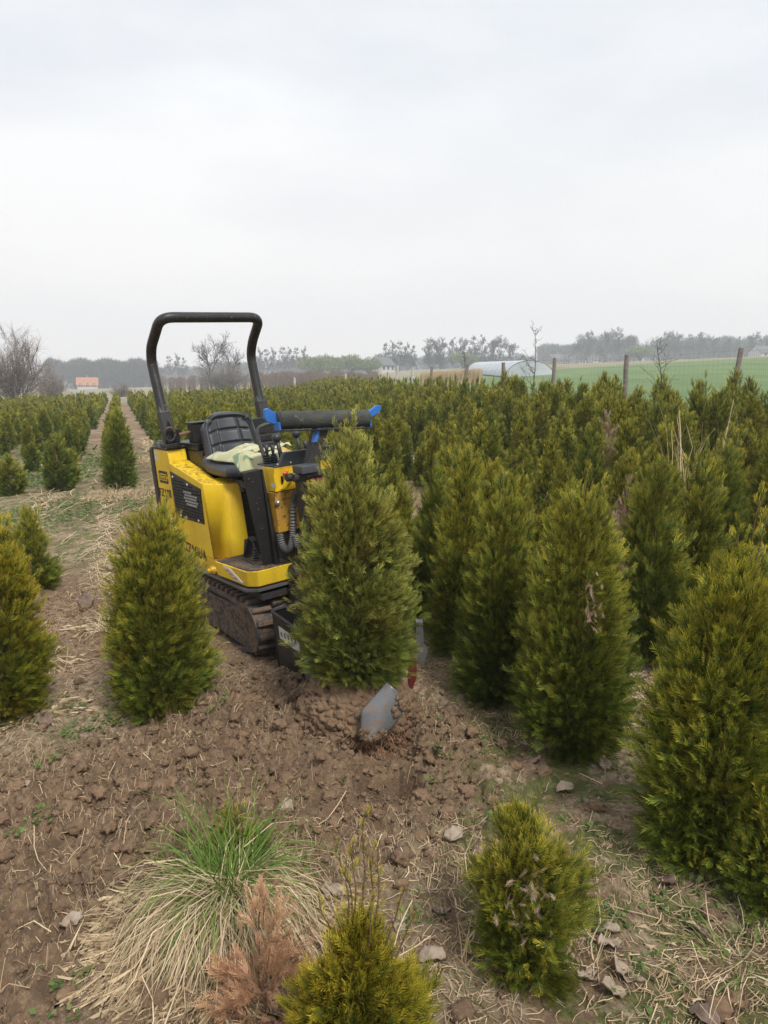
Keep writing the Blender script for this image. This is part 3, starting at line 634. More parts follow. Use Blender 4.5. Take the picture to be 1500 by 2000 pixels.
b.prism([(-.255, 1.098), (.255, 1.098), (.255, 1.108), (-.255, 1.108)], 0, .38, .5645); cons = b.build('console', 'console', MACH, .005)
for yv in (-.235, -.155, .06, .17): b = MB(); b.ball((.602, yv, 1.112), .006, 8, 5, (.6, 1, 1)); b.build('screw', 'chrome', cons, smooth=True)
def lever(p0, p1, r, ball, name='ball_lever'):
    b = MB(); b.tube([p0, p1], [r * 1.15, r * .8], 10); L_ = b.build(name, 'knob', MACH, smooth=True)
    if ball: c = MB(); c.ball(p1, ball, 16, 11); c.build('ball_knob', 'knob', L_, smooth=True)
    return L_
lever((.47, -.137, 1.10), (.45, -.149, 1.242), .0125, .0275); lever((.47, -.010, 1.10), (.45, -.024, 1.250), .0125, .026)
for (px_, py_, zt) in [(-.180, .45, 1.205), (-.222, .46, 1.212), (.028, .45, 1.200)]:
    b = MB(); b.tube([(py_, px_, 1.14), (py_, px_ + .0, zt - .03), (py_, px_, zt)], [.006, .010, .0155], 10); b.build('cone_lever', 'knob', MACH, smooth=True)
b = MB()
for cy in (-.185, -.225):
    pr = [((.46, cy, 1.10 + k * .007), (.032 if k % 2 == 0 else .022) - .0012 * k) for k in range(9)]; b.tube([p for p, r in pr], [r for p, r in pr], 14)
b.build('lever_boots', 'knob', MACH)
b = MB(); b.tube(smoothpath([(.44, -.222, 1.08), (.44, -.236, 1.16), (.44, -.256, 1.255), (.44, -.250, 1.30), (.45, -.225, 1.318), (.46, -.17, 1.328), (.47, -.135, 1.326)], 6), .0115, 10); b.tube([(.47, -.137, 1.33), (.47, -.150, 1.285)], .008, 8); b.build('grab_handle', 'handle', MACH, smooth=True)
b = MB(); b.tube(smoothpath([(.66, .11, 1.262), (.64, .17, 1.24), (.60, .196, 1.20), (.58, .20, 1.14)], 5), .011, 8); b.build('curved_strut', 'grey_plate', MACH, smooth=True)

# --- roll bar
prof_ = [(-.70, 1.19), (-.755, 1.42), (-.845, 1.765), (-.58, 1.985)]
pts = []
pts += [(-.705, -.365, 1.28), (-.752, -.372, 1.43), (-.835, -.372, 1.74), (-.80, -.372, 1.835), (-.545, -.372, 2.005)]
pts += [(-.60, .352, 1.985), (-.80, .368, 1.835), (-.86, .37, 1.74), (-.80, .37, 1.43), (-.745, .37, 1.28)]
b = MB(); b.tube(fillet(pts, .09, 8), .0335, 18); b.build('roll_bar', 'black_bar', MACH, smooth=True)
for sy, xo in ((-1, 0), (1, -.045)):
    b = MB(); y_ = sy * .37
    b.loft([(-.735 + xo, y_ - .034, 1.20), (-.655 + xo, y_ - .034, 1.20), (-.655 + xo, y_ + .034, 1.20), (-.735 + xo, y_ + .034, 1.20)], [(-.775 + xo, y_ - .037, 1.40), (-.705 + xo, y_ - .037, 1.40), (-.705 + xo, y_ + .037, 1.40), (-.775 + xo, y_ + .037, 1.40)])
    b.loft([(-.775 + xo, y_ - .037, 1.4005), (-.705 + xo, y_ - .037, 1.4005), (-.705 + xo, y_ + .037, 1.4005), (-.775 + xo, y_ + .037, 1.4005)], [(-.78 + xo, y_ - .030, 1.45), (-.735 + xo, y_ - .030, 1.45), (-.735 + xo, y_ + .030, 1.45), (-.78 + xo, y_ + .030, 1.45)])
    b.b2(-.76 + xo, -.60 + xo, y_ - .045, y_ + .045, 1.172, 1.199); b.b2(-.65 + xo, -.628 + xo, y_ - .05, y_ + .05, 1.1995, 1.29)
    br_ = b.build('roll_bar_bracket', 'black', MACH, .004)
rg = MB(); ring = [(-.60 + 0 * a, -.395 + .034 * math.cos(a), 1.262 + .044 * math.sin(a)) for a in [2 * math.pi * k / 20 for k in range(21)]]; rg.tube(ring, .009, 8); rg.build('lifting_eye', 'dark_frame', MACH, smooth=True)
b = MB(); b.b2(-.60, -.50, -.272, -.165, 1.19, 1.318); b.b2(-.61, -.49, -.28, -.155, 1.318, 1.328); b.b2(-.66, -.56, .10, .33, 1.19, 1.30); b.b2(-.90, -.44, -.283, .283, 1.146, 1.19); b.build('rear_box', 'black', MACH, .005)
b = MB(); b.tube([(-.55, -.35, 1.256), (-.55, -.27, 1.266)], .011, 10); b.build('pipe_stub', 'trunk', MACH)
b = MB(); b.ball((-.86, -.385, 1.185), .03, 12, 8); b.tube([(-.80, -.41, 1.172), (-.80, -.41, 1.2)], .018, 8); b.b2(-.9, -.78, -.34, -.29, 1.173, 1.20); b.build('hose_fitting', 'grey_plate', MACH, smooth=False)

# --- seat
def grid(fn, nu, nv, name, mat, parent, th=.02, smooth=True):
    V = [fn(i / (nu - 1), j / (nv - 1)) for j in range(nv) for i in range(nu)]
    F = [(j * nu + i, j * nu + i + 1, (j + 1) * nu + i + 1, (j + 1) * nu + i) for j in range(nv - 1) for i in range(nu - 1)]
    me = bpy.data.meshes.new(name); me.from_pydata(V, [], F); me.materials.append(M[mat]); me.update()
    for p in me.polygons: p.use_smooth = smooth
    o = link(bpy.data.objects.new(name, me), parent); md = o.modifiers.new('solid', 'SOLIDIFY'); md.thickness = th; md.offset = -1; return o
def sstep(a, b, x): t = min(max((x - a) / (b - a), 0), 1); return t * t * (3 - 2 * t)
def pad(u, v, us, vs_, d, w=.03):
    """1 inside padded cells, dips along seams"""
    s_ = 1.0
    for a in us: s_ = min(s_, sstep(0, w, abs(u - a)))
    for a in vs_: s_ = min(s_, sstep(0, w * 1.2, abs(v - a)))
    return s_ * d
SY = -.088
def backrest(u, v):
    U = 2 * u - 1; hw = .198 * (1 - .10 * v) * (1 - .30 * max(0, (v - .78) / .22) ** 2.2) * (1 - .10 * max(0, (.12 - v) / .12))
    y = SY + U * hw; ztop = .335 - .05 * (abs(U) ** 3.2); z = 1.045 + v * ztop
    e = max(abs(U), abs(2 * (v * .98 + .01) - 1) if v > .5 else 0)
    rim = .030 * math.exp(-((e - .88) / .09) ** 2) - .06 * max(0, (e - .9) / .1) ** 2
    inner = pad(u, v, (.30, .70), (.40, .66), .022, .028) if e < .72 and v > .14 else 0
    edge = sstep(.80, .70, e); x = -.315 - .11 * v + .075 * U * U + rim + inner * edge
    return (x, y, z)
SEAT = grid(backrest, 64, 56, 'seat', 'vinyl', MACH, .022)
tag(SEAT)
def pan(u, v):
    U = 2 * u - 1; hw = .213 * (1 - .22 * sstep(.72, 1, v) ** 1.5) * (1 - .04 * (1 - v)); y = SY + U * hw
    x = -.325 + v * .52 - .06 * U * U * sstep(.6, 1, v); z = 1.055 - .012 * math.sin(v * 3.1) + .022 * abs(U) ** 3 * (1 - .5 * v) + .030 * math.exp(-(v / .08) ** 2)
    e = max(abs(U), v); z += -.05 * max(0, (e - .93) / .07) ** 2 + .010 * math.exp(-((e - .85) / .06) ** 2)
    z += pad(u, v, (.3, .7), (.35, .6), .010, .03) if e < .74 else 0
    return (x, y, z)
grid(pan, 48, 56, 'seat_cushion', 'vinyl', MACH, .018)
# cloth lying on the seat
def drape(u, v):
    x = -.27 + .50 * v + .05 * math.sin(u * 5); y = -.30 + .42 * u * (1 - .10 * v) + .05 * v * (1 - u)
    n_ = float(fbm(np.array([u * 3.1 + .7 * v]), np.array([v * 2.6 + 3]), 3, 61)[0]); m_ = float(vn(np.array([u * 7 + v * 4]), np.array([v * 3]), 70)[0])
    z = 1.092 + .10 * n_ * (1 - abs(2 * u - 1) ** 4) * (1 - .4 * v) + .020 * m_
    if v > .70:                                       # corner hanging over the front edge
        k = (v - .70) / .30; z -= .26 * k * max(0, 1 - abs(u - .22) * 2.0); x += .05 * k
    return (x, y, z)
cl = grid(drape, 56, 50, 'folded_cloth', 'cloth', None, .004)
def drape2(u, v):
    x = .20 + .12 * v; y = -.20 + .21 * u; n_ = float(fbm(np.array([u * 4.1]), np.array([v * 3 + 9]), 3, 62)[0]); return (x, y, 1.13 + .05 * n_ + .02 * u)
cl2 = grid(drape2, 30, 20, 'cloth_end', 'cloth', cl, .004)
cl.matrix_world = MW; tag(cl, 'crumpled pale green camouflage cloth lying on the black seat of the machine', 'cloth')

# --- mast, arm, roller
b = MB()
for sy in (-1, 1): b.b2(.70, .76, sy * .155 - .02 - .02, sy * .155 + .02 - .02, .15, 1.062)
b.b2(.70, .76, -.154, .114, .50, .55); mast = b.build('mast', 'black', MACH, .004)
b = MB(); b.b2(.69, .80, -.197, -.080, 1.064, 1.108); b.build('mast_cap', 'console', mast, .006)
b = MB(); b.tube([(.74, -.22, 1.045), (.74, .14, 1.045)], .022, 14); b.tube([(.69, -.235, 1.045), (.69, -.20, 1.045)], .022, 12); b.build('cross_tube', 'dark_frame', mast)
b = MB(); b.b2(.765, .83, -.145, -.02, .62, 1.03); b.build('slide_block', 'red', mast, .005)
b = MB(); b.loft([(.66, -.12, 1.09), (.73, -.12, 1.09), (.73, -.045, 1.09), (.66, -.045, 1.09)], [(.665, -.040, 1.29), (.73, -.040, 1.29), (.73, .034, 1.285), (.665, .034, 1.285)]); arm = b.build('arm', 'dark_frame', MACH, .005)
b = MB(); b.loft([(.70, -.072, 1.215), (.739, -.072, 1.215), (.739, -.052, 1.215), (.70, -.052, 1.215)], [(.70, -.045, 1.285), (.739, -.045, 1.285), (.739, -.024, 1.285), (.70, -.024, 1.285)])
b.build('arm_bracket', 'blue', arm, .003)
ax0, ax1 = Vector((.70, -.252, 1.354)), Vector((.70, .302, 1.306))
b = MB(); K = 60; path = [ax0.lerp(ax1, k / K) for k in range(K + 1)]; rr = [.0475 + .0022 * math.sin(k * .9) * math.sin(k * 2.3) for k in range(K + 1)]; b.tube(path, rr, 28); rl = b.build('rubber_roller', 'roll', MACH, smooth=True)
b = MB(); d = (ax1 - ax0)
b.loft([ax0 + Vector((-.05, 0, -.058)), ax0 + Vector((.06, 0, -.058)), ax0 + Vector((.06, 0, -.051)), ax0 + Vector((-.05, 0, -.051))], [ax1 + Vector((-.05, 0, -.058)), ax1 + Vector((.06, 0, -.058)), ax1 + Vector((.06, 0, -.051)), ax1 + Vector((-.05, 0, -.051))]); b.build('roller_tray', 'black', MACH, .001)
b = MB(); b.prism([(-.265, 1.302), (-.255, 1.300), (-.2535, 1.395), (-.276, 1.408), (-.297, 1.424), (-.318, 1.418), (-.321, 1.372), (-.308, 1.352), (-.268, 1.336)], 0, .668, .69)
b.b2(.668, .73, -.2660, -.2536, 1.302, 1.345); b.build('roller_end_plate', 'blue', MACH, .003)
b = MB(); b.prism([(.3036, 1.250), (.316, 1.256), (.332, 1.300), (.392, 1.322), (.416, 1.345), (.417, 1.366), (.385, 1.368), (.318, 1.335), (.3036, 1.335)], 0, .668, .69)
b.b2(.668, .73, .3036, .315, 1.255, 1.335); b.build('roller_end_plate', 'blue', MACH, .003)
b = MB(); path = smoothpath([(.60, -.105, .955), (.62, -.135, .952), (.625, -.165, .93), (.625, -.180, .88), (.625, -.195, .76), (.625, -.213, .68), (.62, -.238, .640), (.61, -.262, .660), (.60, -.270, .73)], 14)
b.tube(path[14:], [.0165 + (.0035 if k % 2 else -.002) for k in range(len(path) - 14)], 12); hs = b.build('corrugated_hose', 'hose', MACH)
b = MB(); b.tube(path[:16], .0095, 10); b.build('hose_pipe', 'chrome', hs, smooth=True)
b = MB(); p2 = smoothpath([(.66, -.15, .78), (.66, -.165, .70), (.655, -.195, .66), (.65, -.20, .72)], 14); b.tube(p2, [.0165 + (.0035 if k % 2 else -.002) for k in range(len(p2))], 12); b.build('corrugated_hose', 'hose', MACH)
b = MB(); b.b2(.40, .66, -.20, .20, .41, .72); b.b2(.56, .74, -.24, .2, .22, .44); b.b2(.60, .67, -.17, -.12, .44, .60); b.tube([(.62, -.235, .50), (.62, -.16, .50)], .05, 18); b.build('spade_frame', 'dark_frame', MACH, .006)

# --- open black side box with white label
b = MB(); th = .008
outer = [(.72, .349), (1.036, .314), (1.027, .10), (.915, -.01), (.735, .018)]
b.prism(outer, 1, -.424, -.416)
b.b2(.712, .720, -.424, -.25, .02, .350); b.loft([(1.036, -.4155, .09), (1.044, -.4155, .09), (1.044, -.25, .09), (1.036, -.25, .09)], [(1.036, -.4155, .314), (1.044, -.4155, .314), (1.044, -.25, .314), (1.036, -.25, .314)])
b.prism(outer, 1, -.258, -.25); b.loft([(.735, -.4155, .012), (.915, -.4155, -.012), (.915, -.2585, -.012), (.735, -.2585, .012)], [(.735, -.4155, .02), (.915, -.4155, -.004), (.915, -.2585, -.004), (.735, -.2585, .02)])
b.tube([(.715, -.424, .352), (1.04, -.424, .317)], .009, 8); b.tube([(.715, -.424, .352), (.715, -.25, .352)], .009, 8)
sbx = b.build('spade_box', 'black', MACH, .002)
b = MB(); b.prism([(.78, .285), (1.0, .262), (.998, .190), (.782, .218)], 1, -.4262, -.4238); b.build('box_label', 'white', sbx)
b = MB()
for k in range(5): b.prism([(.80 + k * .038, .235), (.818 + k * .038, .232), (.812 + k * .038, .262), (.80 + k * .038, .258)], 1, -.4272, -.4261)
b.build('label_print', 'grey_plate', sbx)
b = MB(); b.box((1.0, -.36, .02), (.16, .05, .11), (0, 25, 20)); b.box((1.14, -.33, .0), (.05, .13, .12), (0, 0, 35)); b.build('spade_hinge', 'grey_plate', sbx, .01)
def wpoly(P, th, name, mat, parent=MACH, bevel=.002, nrm=(0, 1, 0)):
    n_ = Vector(nrm).normalized() * th; b = MB(); b.loft([to_m(p) for p in P], [to_m(Vector([float(c) for c in p]) + n_) for p in P]); return b.build(name, mat, parent, bevel)
wpoly([gd(812, 1215, 3.40), gd(826, 1215, 3.40), gd(828, 1262, 3.40), gd(836, 1272, 3.40), gd(828, 1298, 3.40), gd(813, 1298, 3.40)], .05, 'spade_bracket', 'grey_plate')
wpoly([gd(797, 1290, 3.36), gd(813, 1284, 3.36), gd(814, 1322, 3.36), gd(806, 1347, 3.36), gd(797, 1342, 3.36)], .04, 'spade_side_plate', 'red')
wpoly([gd(600, 1286, 3.30), gd(618, 1277, 3.30), gd(622, 1284, 3.30), gd(604, 1294, 3.30)], .06, 'spade_guard', 'orange')
wpoly([gd(590, 1300, 3.42), gd(612, 1290, 3.42), gd(612, 1325, 3.42), gd(598, 1330, 3.42)], .05, 'spade_joint', 'grey_plate')
def ico(sub):
    import bmesh
    bm = bmesh.new(); bmesh.ops.create_icosphere(bm, subdivisions=sub, radius=1); bm.verts.ensure_lookup_table()
    V = np.array([p.co[:] for p in bm.verts]); F = np.array([[q_.index for q_ in f.verts] for f in bm.faces]); bm.free(); return V, F
IV5, IF5 = ico(6); IV1, IF1 = ico(3)
def lumpy(V, f, a, seed):
    th_ = np.arctan2(V[:, 1], V[:, 0]) ; n3 = fbm((V[:, 0] + V[:, 2] * .7) * f + 9, (V[:, 1] - V[:, 2] * .6) * f + 4, 3, seed); w_ = 1 - np.clip(worley((V[:, 0] + .5 * V[:, 2]) * f * 1.8 + 20, (V[:, 1] + .8 * V[:, 2]) * f * 1.8 + 20, seed), 0, 1)
    return V * (1 + a * (n3 - .5) * 2 + a * 1.1 * (w_ - .5))[:, None]
pr_m = [lumpy(IV1, 2.6, .6, 20 + i) for i in range(3)]; IF1m = IF1
# curved spade blade gripping the front of the root ball
def blade_pt(u, v):
    """u across (0 left edge, 1 right edge), v from bottom to top; follows a cylinder round the ball"""
    lft = [(703, 1446), (704, 1420), (705, 1388), (730, 1360), (755, 1333)]; rgt = [(742, 1444), (766, 1422), (785, 1397), (791, 1374), (780, 1352)]
    k = v * 4; i = min(int(k), 3); t = k - i
    L_ = np.array(lft[i]) * (1 - t) + np.array(lft[i + 1]) * t; R_ = np.array(rgt[i]) * (1 - t) + np.array(rgt[i + 1]) * t; p = L_ * (1 - u) + R_ * u
    Y = 2.835 - .030 * math.sin(math.pi * u) + .05 * v
    return to_m(gd(p[0], p[1], Y))
SB = grid(blade_pt, 20, 26, 'spade_blade', 'blade', MACH, .009)
rs = np.random.default_rng(19); Vs, Qs, off = [], [], 0
for i in range(46):
    u_, v_ = (rs.uniform(.72, 1.0), rs.uniform(.45, .95)) if i < 18 else (rs.uniform(.05, .95), rs.uniform(0, .2)); c_ = np.array(blade_pt(u_, v_)); c_ = c_ + np.array([.006, 0, 0]); s_ = rs.uniform(.004, .014); v = pr_m[i % 3] * s_ * np.array([.5, 1, 1]) + c_; Vs.append(v); Qs.append(IF1m + off); off += len(v)
npobj('stuck_mud', np.concatenate(Vs), np.concatenate(Qs), M['clod'], SB)

# ------------------------------------------------------------------ the dug thuja held in the spade, with its root ball
TH = empty('dug_thuja', (ROOTBALL[0], ROOTBALL[1], 0)); tag(TH, 'tall thuja with soil root ball gripped by the steel spade before the machine', 'shrub')
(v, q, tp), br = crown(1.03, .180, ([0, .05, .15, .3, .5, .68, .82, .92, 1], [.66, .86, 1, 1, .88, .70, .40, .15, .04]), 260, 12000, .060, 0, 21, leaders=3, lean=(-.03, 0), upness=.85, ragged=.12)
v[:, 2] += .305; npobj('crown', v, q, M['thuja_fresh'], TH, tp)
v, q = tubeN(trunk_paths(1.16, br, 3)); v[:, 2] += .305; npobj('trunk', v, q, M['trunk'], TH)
V = lumpy(IV5, 3.0, .17, 77); V = V + .05 * (worley(IV5[:, 0] * 9 + 30, IV5[:, 2] * 9 + 30, 5) - .4)[:, None] * IV5
V = V * np.array([.245, .225, .185]); V[:, 2] = np.minimum(V[:, 2] + .125, .300 + .05 * V[:, 0]) 
npobj('root_ball', V, IF5, M['clod'], TH, None, True)
rs = np.random.default_rng(9); Vs, Qs, off = [], [], 0; pr_ = [lumpy(IV1, 2.6, .6, 60 + i) for i in range(6)]
for i in range(620):
    a = rs.uniform(-3.3, .3); e_ = rs.uniform(-.6, 1.0); r_ = math.sqrt(max(0, 1 - (e_ * .8) ** 2)); c_ = np.array([.250 * r_ * math.cos(a), .232 * r_ * math.sin(a), .10 + .165 * e_]); s_ = .007 + .022 * rs.random() ** 2.5
    th_ = rs.random() * 6; ca, sa = math.cos(th_), math.sin(th_); v = pr_[i % 6]; v = np.stack([ca * v[:, 0] - sa * v[:, 1], sa * v[:, 0] + ca * v[:, 1], v[:, 2] * .8], 1) * s_ + c_; Vs.append(v); Qs.append(IF1 + off); off += len(v)
npobj('clinging_soil', np.concatenate(Vs), np.concatenate(Qs), M['clod'], TH)
# fine roots hanging from the ball
P = []
for k in range(90):
    a = random.uniform(-2.6, -.5); z_ = random.uniform(.02, .22); r_ = .235; p0 = np.array([r_ * math.cos(a), .22 * math.sin(a), z_]); L_ = random.uniform(.05, .16)
    pts = [p0 + np.array([.015 * math.sin(j * 1.7 + k), -.02 - .008 * j, -L_ * j / 4]) for j in range(5)]; pts = [np.array([p_[0], p_[1], max(p_[2], -.02)]) for p_ in pts]; P.append((pts, [.0016] * 5))
v, q = tubeN(P, 3); npobj('hanging_roots', v, q, M['dead'], TH, np.full((len(v), 3), .4))

# ------------------------------------------------------------------ thujas one can tell apart
def near(px, base, H, wpx, label, dist=None, **k):
    p = at(px, base) if dist is None else dist
    D = math.hypot(p[0], p[1]); Ls = k.setdefault('L', .1); rad = wpx / 2 / F_PX * math.sqrt(D * D + 1) * k.pop('rf', .97) - .66 * Ls; rad /= 1.08; H = H - .35 * Ls
    return thuja('thuja_shrub', p, H, rad, label, **k)
near(318, 1385, 1.0, 176, 'egg shaped thuja with bronze top standing in front of the yellow engine cover', prof=EGG, nb=220, nsp=9500, L=.062, seed=31, leaders=2, ragged=.09)
near(1116, 1455, 1.13, 216, 'bushy thuja with dead brown twigs on its front, right of the digging spade', prof=([0, .06, .15, .35, .55, .75, .9, 1], [.6, .85, 1, .97, .80, .56, .26, .05]), nb=230, nsp=10500, L=.064, seed=32, leaders=4)
near(1396, 1680, 1.03, 258, 'large golden green thuja with a long open leader at the right edge', prof=EGG, nb=230, nsp=11000, L=.062, seed=33, leaders=4, mat='thuja_green', ragged=.14)
near(975, 1362, 1.16, 160, 'narrow dark thuja just left of the bushy one with dead twigs', nb=160, nsp=6500, L=.068, seed=34)
near(905, 1275, 1.16, 140, 'slim thuja third in the row beside the dug one', nb=100, nsp=5500, L=.07, seed=35)
near(850, 1225, 1.02, 120, 'short pointed thuja right behind the dug one', nb=90, nsp=2400, L=.08, seed=36)
near(1262, 1300, 1.12, 125, 'dark green thuja in the gap behind the bent dry grass at right', nb=90, nsp=4000, L=.08, seed=37, prof=EGG)
near(1345, 1275, 1.13, 120, 'grey green thuja behind the golden one at the right edge', nb=90, nsp=4000, L=.08, seed=38)
near(1510, 1755, .40, 170, 'low green thuja cut off by the lower right edge beneath the large golden one', nb=80, nsp=3400, L=.05, seed=39, prof=EGG, leaders=1, mat='thuja_green')
near(2, 1400, .98, 165, 'bronze topped thuja cut off by the left edge of the photo', nb=200, nsp=8000, L=.062, seed=40, prof=EGG, mat='thuja_gold')
near(60, 1150, .62, 108, 'young conical bright green thuja beside the bare soil lane at left', nb=90, nsp=2400, L=.075, seed=41, prof=CONE, mat='thuja_green')
near(237, 962, 1.16, 60, 'tall thuja with dry grass round its foot left of the machine', nb=90, nsp=3200, L=.075, seed=42, prof=SLIM, lod=1, leaders=3)
near(116, 955, .80, 58, 'small broad thuja standing alone in the weedy left lane', nb=60, nsp=1900, L=.085, seed=43, lod=1, prof=EGG)
near(141, 940, .50, 26, 'narrow low thuja leaning against the small broad one in the left lane', nb=30, nsp=700, L=.085, seed=44, lod=1, prof=EGG)
near(64, 915, .52, 28, 'tiny thuja behind the small broad one in the left lane', nb=30, nsp=700, L=.085, seed=45, lod=1, prof=EGG)
near(22, 962, .56, 50, 'stunted thuja at the far left of the weedy lane', nb=50, nsp=1200, L=.085, seed=46, lod=1, prof=EGG)
# foreground plants
p = g(700, 2150); near(700, 0, .47, 300, 'golden thuja with open feathery tips at the bottom edge of the photo', (-.052, 1.42, gz(-.05, 1.42)), prof=([0, .2, .5, .75, .9, 1], [.8, 1, .92, .6, .3, .12]), nb=46, nsp=5600, L=.05, seed=51, leaders=2, mat='thuja_gold', ragged=.2, rf=.88)
F2 = near(1018, 1885, .46, 205, 'ragged thuja with dead brown centre and dry stalks in the right foreground', nb=30, nsp=4200, L=.05, seed=52, prof=([0, .2, .5, .8, .95, 1], [.7, .95, 1, .85, .55, .25]), leaders=0, mat='thuja', ragged=.42)
# dead twigs as parts / things
def deadsprays(name, parent, C, n_, L, spread, mat='dead', seed=5, dirv=(0, -.3, -.3), lod=0):
    rs = np.random.default_rng(seed); P = np.array(C, float) + rs.normal(0, 1, (n_, 3)) * np.array(spread); D = norm(np.array(dirv, float) + rs.normal(0, .45, (n_, 3))); N = norm(rs.normal(0, 1, (n_, 3)))
    v, q, t = place_sprays(P, D, N, L * rs.uniform(.6, 1.2, n_), lod, rs, rs.random(n_), rs.random(n_)); return npobj(name, v, q, M[mat], parent, t)
deadsprays('dead_twigs', F2, (-.01, -.13, .33), 60, .032, (.035, .015, .06), 'dead_grey', 6)
deadsprays('yellow_twigs', F2, (.02, -.14, .14), 60, .04, (.05, .02, .05), 'thuja_gold', 8)
T3 = [o for o in COL.objects if o.get('label', '').startswith('bushy thuja')][0]
deadsprays('dead_twigs', T3, (-.005, -.215, .70), 46, .038, (.018, .012, .06), 'dead_grey', 9, (0, -.5, -.8))
DT = empty('dead_thuja', (-.30, 1.62, gz(-.30, 1.62))); tag(DT, 'dead reddish brown thuja next to the golden one at the bottom edge', 'shrub')
(v, q, tp), br = crown(.36, .10, ([0, .3, .7, .9, 1], [.9, 1, .55, .2, .06]), 26, 520, .045, 0, 61, leaders=1, ragged=.3); npobj('crown', v, q, M['dead'], DT, tp)
v, q = tubeN(trunk_paths(.36, br, 3, r0=.006)); npobj('trunk', v, q, M['trunk'], DT)

def wisps(t, pts, mat='thuja_gold', seed=1, L=.035, step=.011, lod=0):
    """open feathery leader shoots: thin stems carrying small sprays"""
    rs = np.random.default_rng(seed); paths, P, D = [], [], []
    for (bx, by, bz, tx, ty, tz) in pts:
        n_ = max(4, int((tz - bz) / step)); f = np.linspace(0, 1, n_); c = np.stack([bx + (tx - bx) * f ** 1.3, by + (ty - by) * f ** 1.3, bz + (tz - bz) * f], 1) + .004 * np.sin(f * 9 + seed)[:, None]
        paths.append((c, np.linspace(.0026, .0011, n_))); ax_ = norm((c[-1] - c[0])[None])[0]
        for i in range(1, n_):
            if rs.random() < .75: a = i * 2.4 + rs.random(); P.append(c[i]); D.append(ax_ * .95 + np.array([math.cos(a), math.sin(a), 0]) * (.75 * (1 - .7 * f[i])))
    P = np.array(P); D = norm(np.array(D)); N = norm(rs.normal(0, 1, P.shape)); v, q, tt = place_sprays(P, D, N, L * rs.uniform(.6, 1.25, len(P)), lod, rs, rs.random(len(P)) * .5 + .5, np.ones(len(P)))
    o = npobj('leader', v, q, M[mat], t, tt); v, q = tubeN(paths, 4); npobj('stem', v, q, M['trunk'], o)
F1 = [o for o in COL.objects if o.get('label', '').startswith('golden thuja with open')][0]
wisps(F1, [(.0, .03, .36, .012, .03, .70), (-.03, .0, .36, -.025, -.01, .62), (.03, .0, .36, .045, 0, .66), (.05, .02, .34, .10, .0, .55), (.02, .03, .36, .03, .03, .60), (-.015, .02, .36, -.012, .02, .64), (.06, .0, .30, .12, -.02, .50), (-.05, 0, .32, -.085, 0, .52), (.01, -.04, .34, .03, -.05, .56), (-.01, .05, .36, -.045, .05, .60)], seed=3, L=.03, step=.012)
wisps(TH, [(-.03, 0, 1.20, -.035, -.02, 1.46), (-.02, 0, 1.2, .0, .02, 1.44), (-.05, 0, 1.15, -.07, 0, 1.38), (-.10, 0, 1.12, -.15, -.03, 1.32), (.0, 0, 1.15, .03, 0, 1.36), (-.02, -.03, 1.18, -.01, -.05, 1.42)], 'thuja_fresh', 4, .045, .012)
T7 = [o for o in COL.objects if o.get('label', '').startswith('large golden green')][0]
wisps(T7, [(.04, 0, .95, .09, 0, 1.27), (.02, 0, .95, .05, .02, 1.20), (.05, .02, .92, .13, .02, 1.14), (0, 0, .92, -.02, 0, 1.10)], seed=5, L=.05, step=.014)
wisps(T3, [(.0, 0, 1.0, .01, 0, 1.22), (.05, 0, .98, .09, 0, 1.16), (-.04, 0, .98, -.06, 0, 1.14), (.02, .02, 1.0, .04, .02, 1.18)], seed=6, L=.045, step=.013)

# ------------------------------------------------------------------ rows of thujas
NH, RH = np.array([.943, .334]), np.array([-.334, .943])
variants = []
for k in range(7):
    prof = (CONE, EGG, SLIM, CONE, EGG, CONE, EGG)[k]
    (v, q, tp), br = crown(.94, .142, prof, 60, 3000, .070, 1, 100 + k, leaders=(1, 1, 2, 1, 2, 1, 3)[k], ragged=.17)
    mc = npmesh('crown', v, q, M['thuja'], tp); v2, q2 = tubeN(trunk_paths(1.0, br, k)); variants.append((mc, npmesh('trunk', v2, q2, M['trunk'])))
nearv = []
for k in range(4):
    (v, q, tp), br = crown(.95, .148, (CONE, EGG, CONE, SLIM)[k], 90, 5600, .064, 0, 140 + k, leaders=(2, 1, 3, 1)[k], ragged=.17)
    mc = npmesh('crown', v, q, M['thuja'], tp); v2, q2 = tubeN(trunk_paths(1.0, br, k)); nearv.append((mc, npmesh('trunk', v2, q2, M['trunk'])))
taken = [tuple(o.location[:2]) for o in COL.objects if o.name.startswith(('thuja_shrub', 'dug_thuja', 'dead_thuja'))]
rs = np.random.default_rng(12); spots = []
for k in range(-48, 40):
    t = 1.0 + rs.random() * .5
    while t < 66:
        p = (.10 + .8 * k - (.30 if k < 0 else .22 if k == 0 else 0)) * NH + t * RH + rs.normal(0, .045, 2); t += .58 * rs.uniform(.82, 1.25)
        x_, y_ = p; D = y_ * CP
        if y_ < 1.2 or abs(x_) > .57 * y_ + .5: continue
        if .985 * x_ + .17 * y_ - 7.9 > -.35: continue
        tt = p @ RH; fen = tt
        if k == 0 and tt < 11.2: continue
        if k == 1 and tt < 8.2: continue
        if k == -1 and tt < 15.5: continue
        if k <= -2 and tt < 16.0 - .0 * k: continue
        if rs.random() < (.16 if k < 0 else .07): continue
        if min(math.hypot(x_ - a, y_ - b) for a, b in taken) < .42: continue
        if math.hypot(x_ + .4, y_ - 4.5) < 1.3 and k < 2: continue
        if k >= 2 and y_ < 2.8: continue
        if k == 2 and tt < 4.4: continue
        if k == 3 and 2.7 < tt < 3.7: continue
        spots.append((x_, y_, k))
spots.sort(key=lambda s_: s_[1])
NI = 270
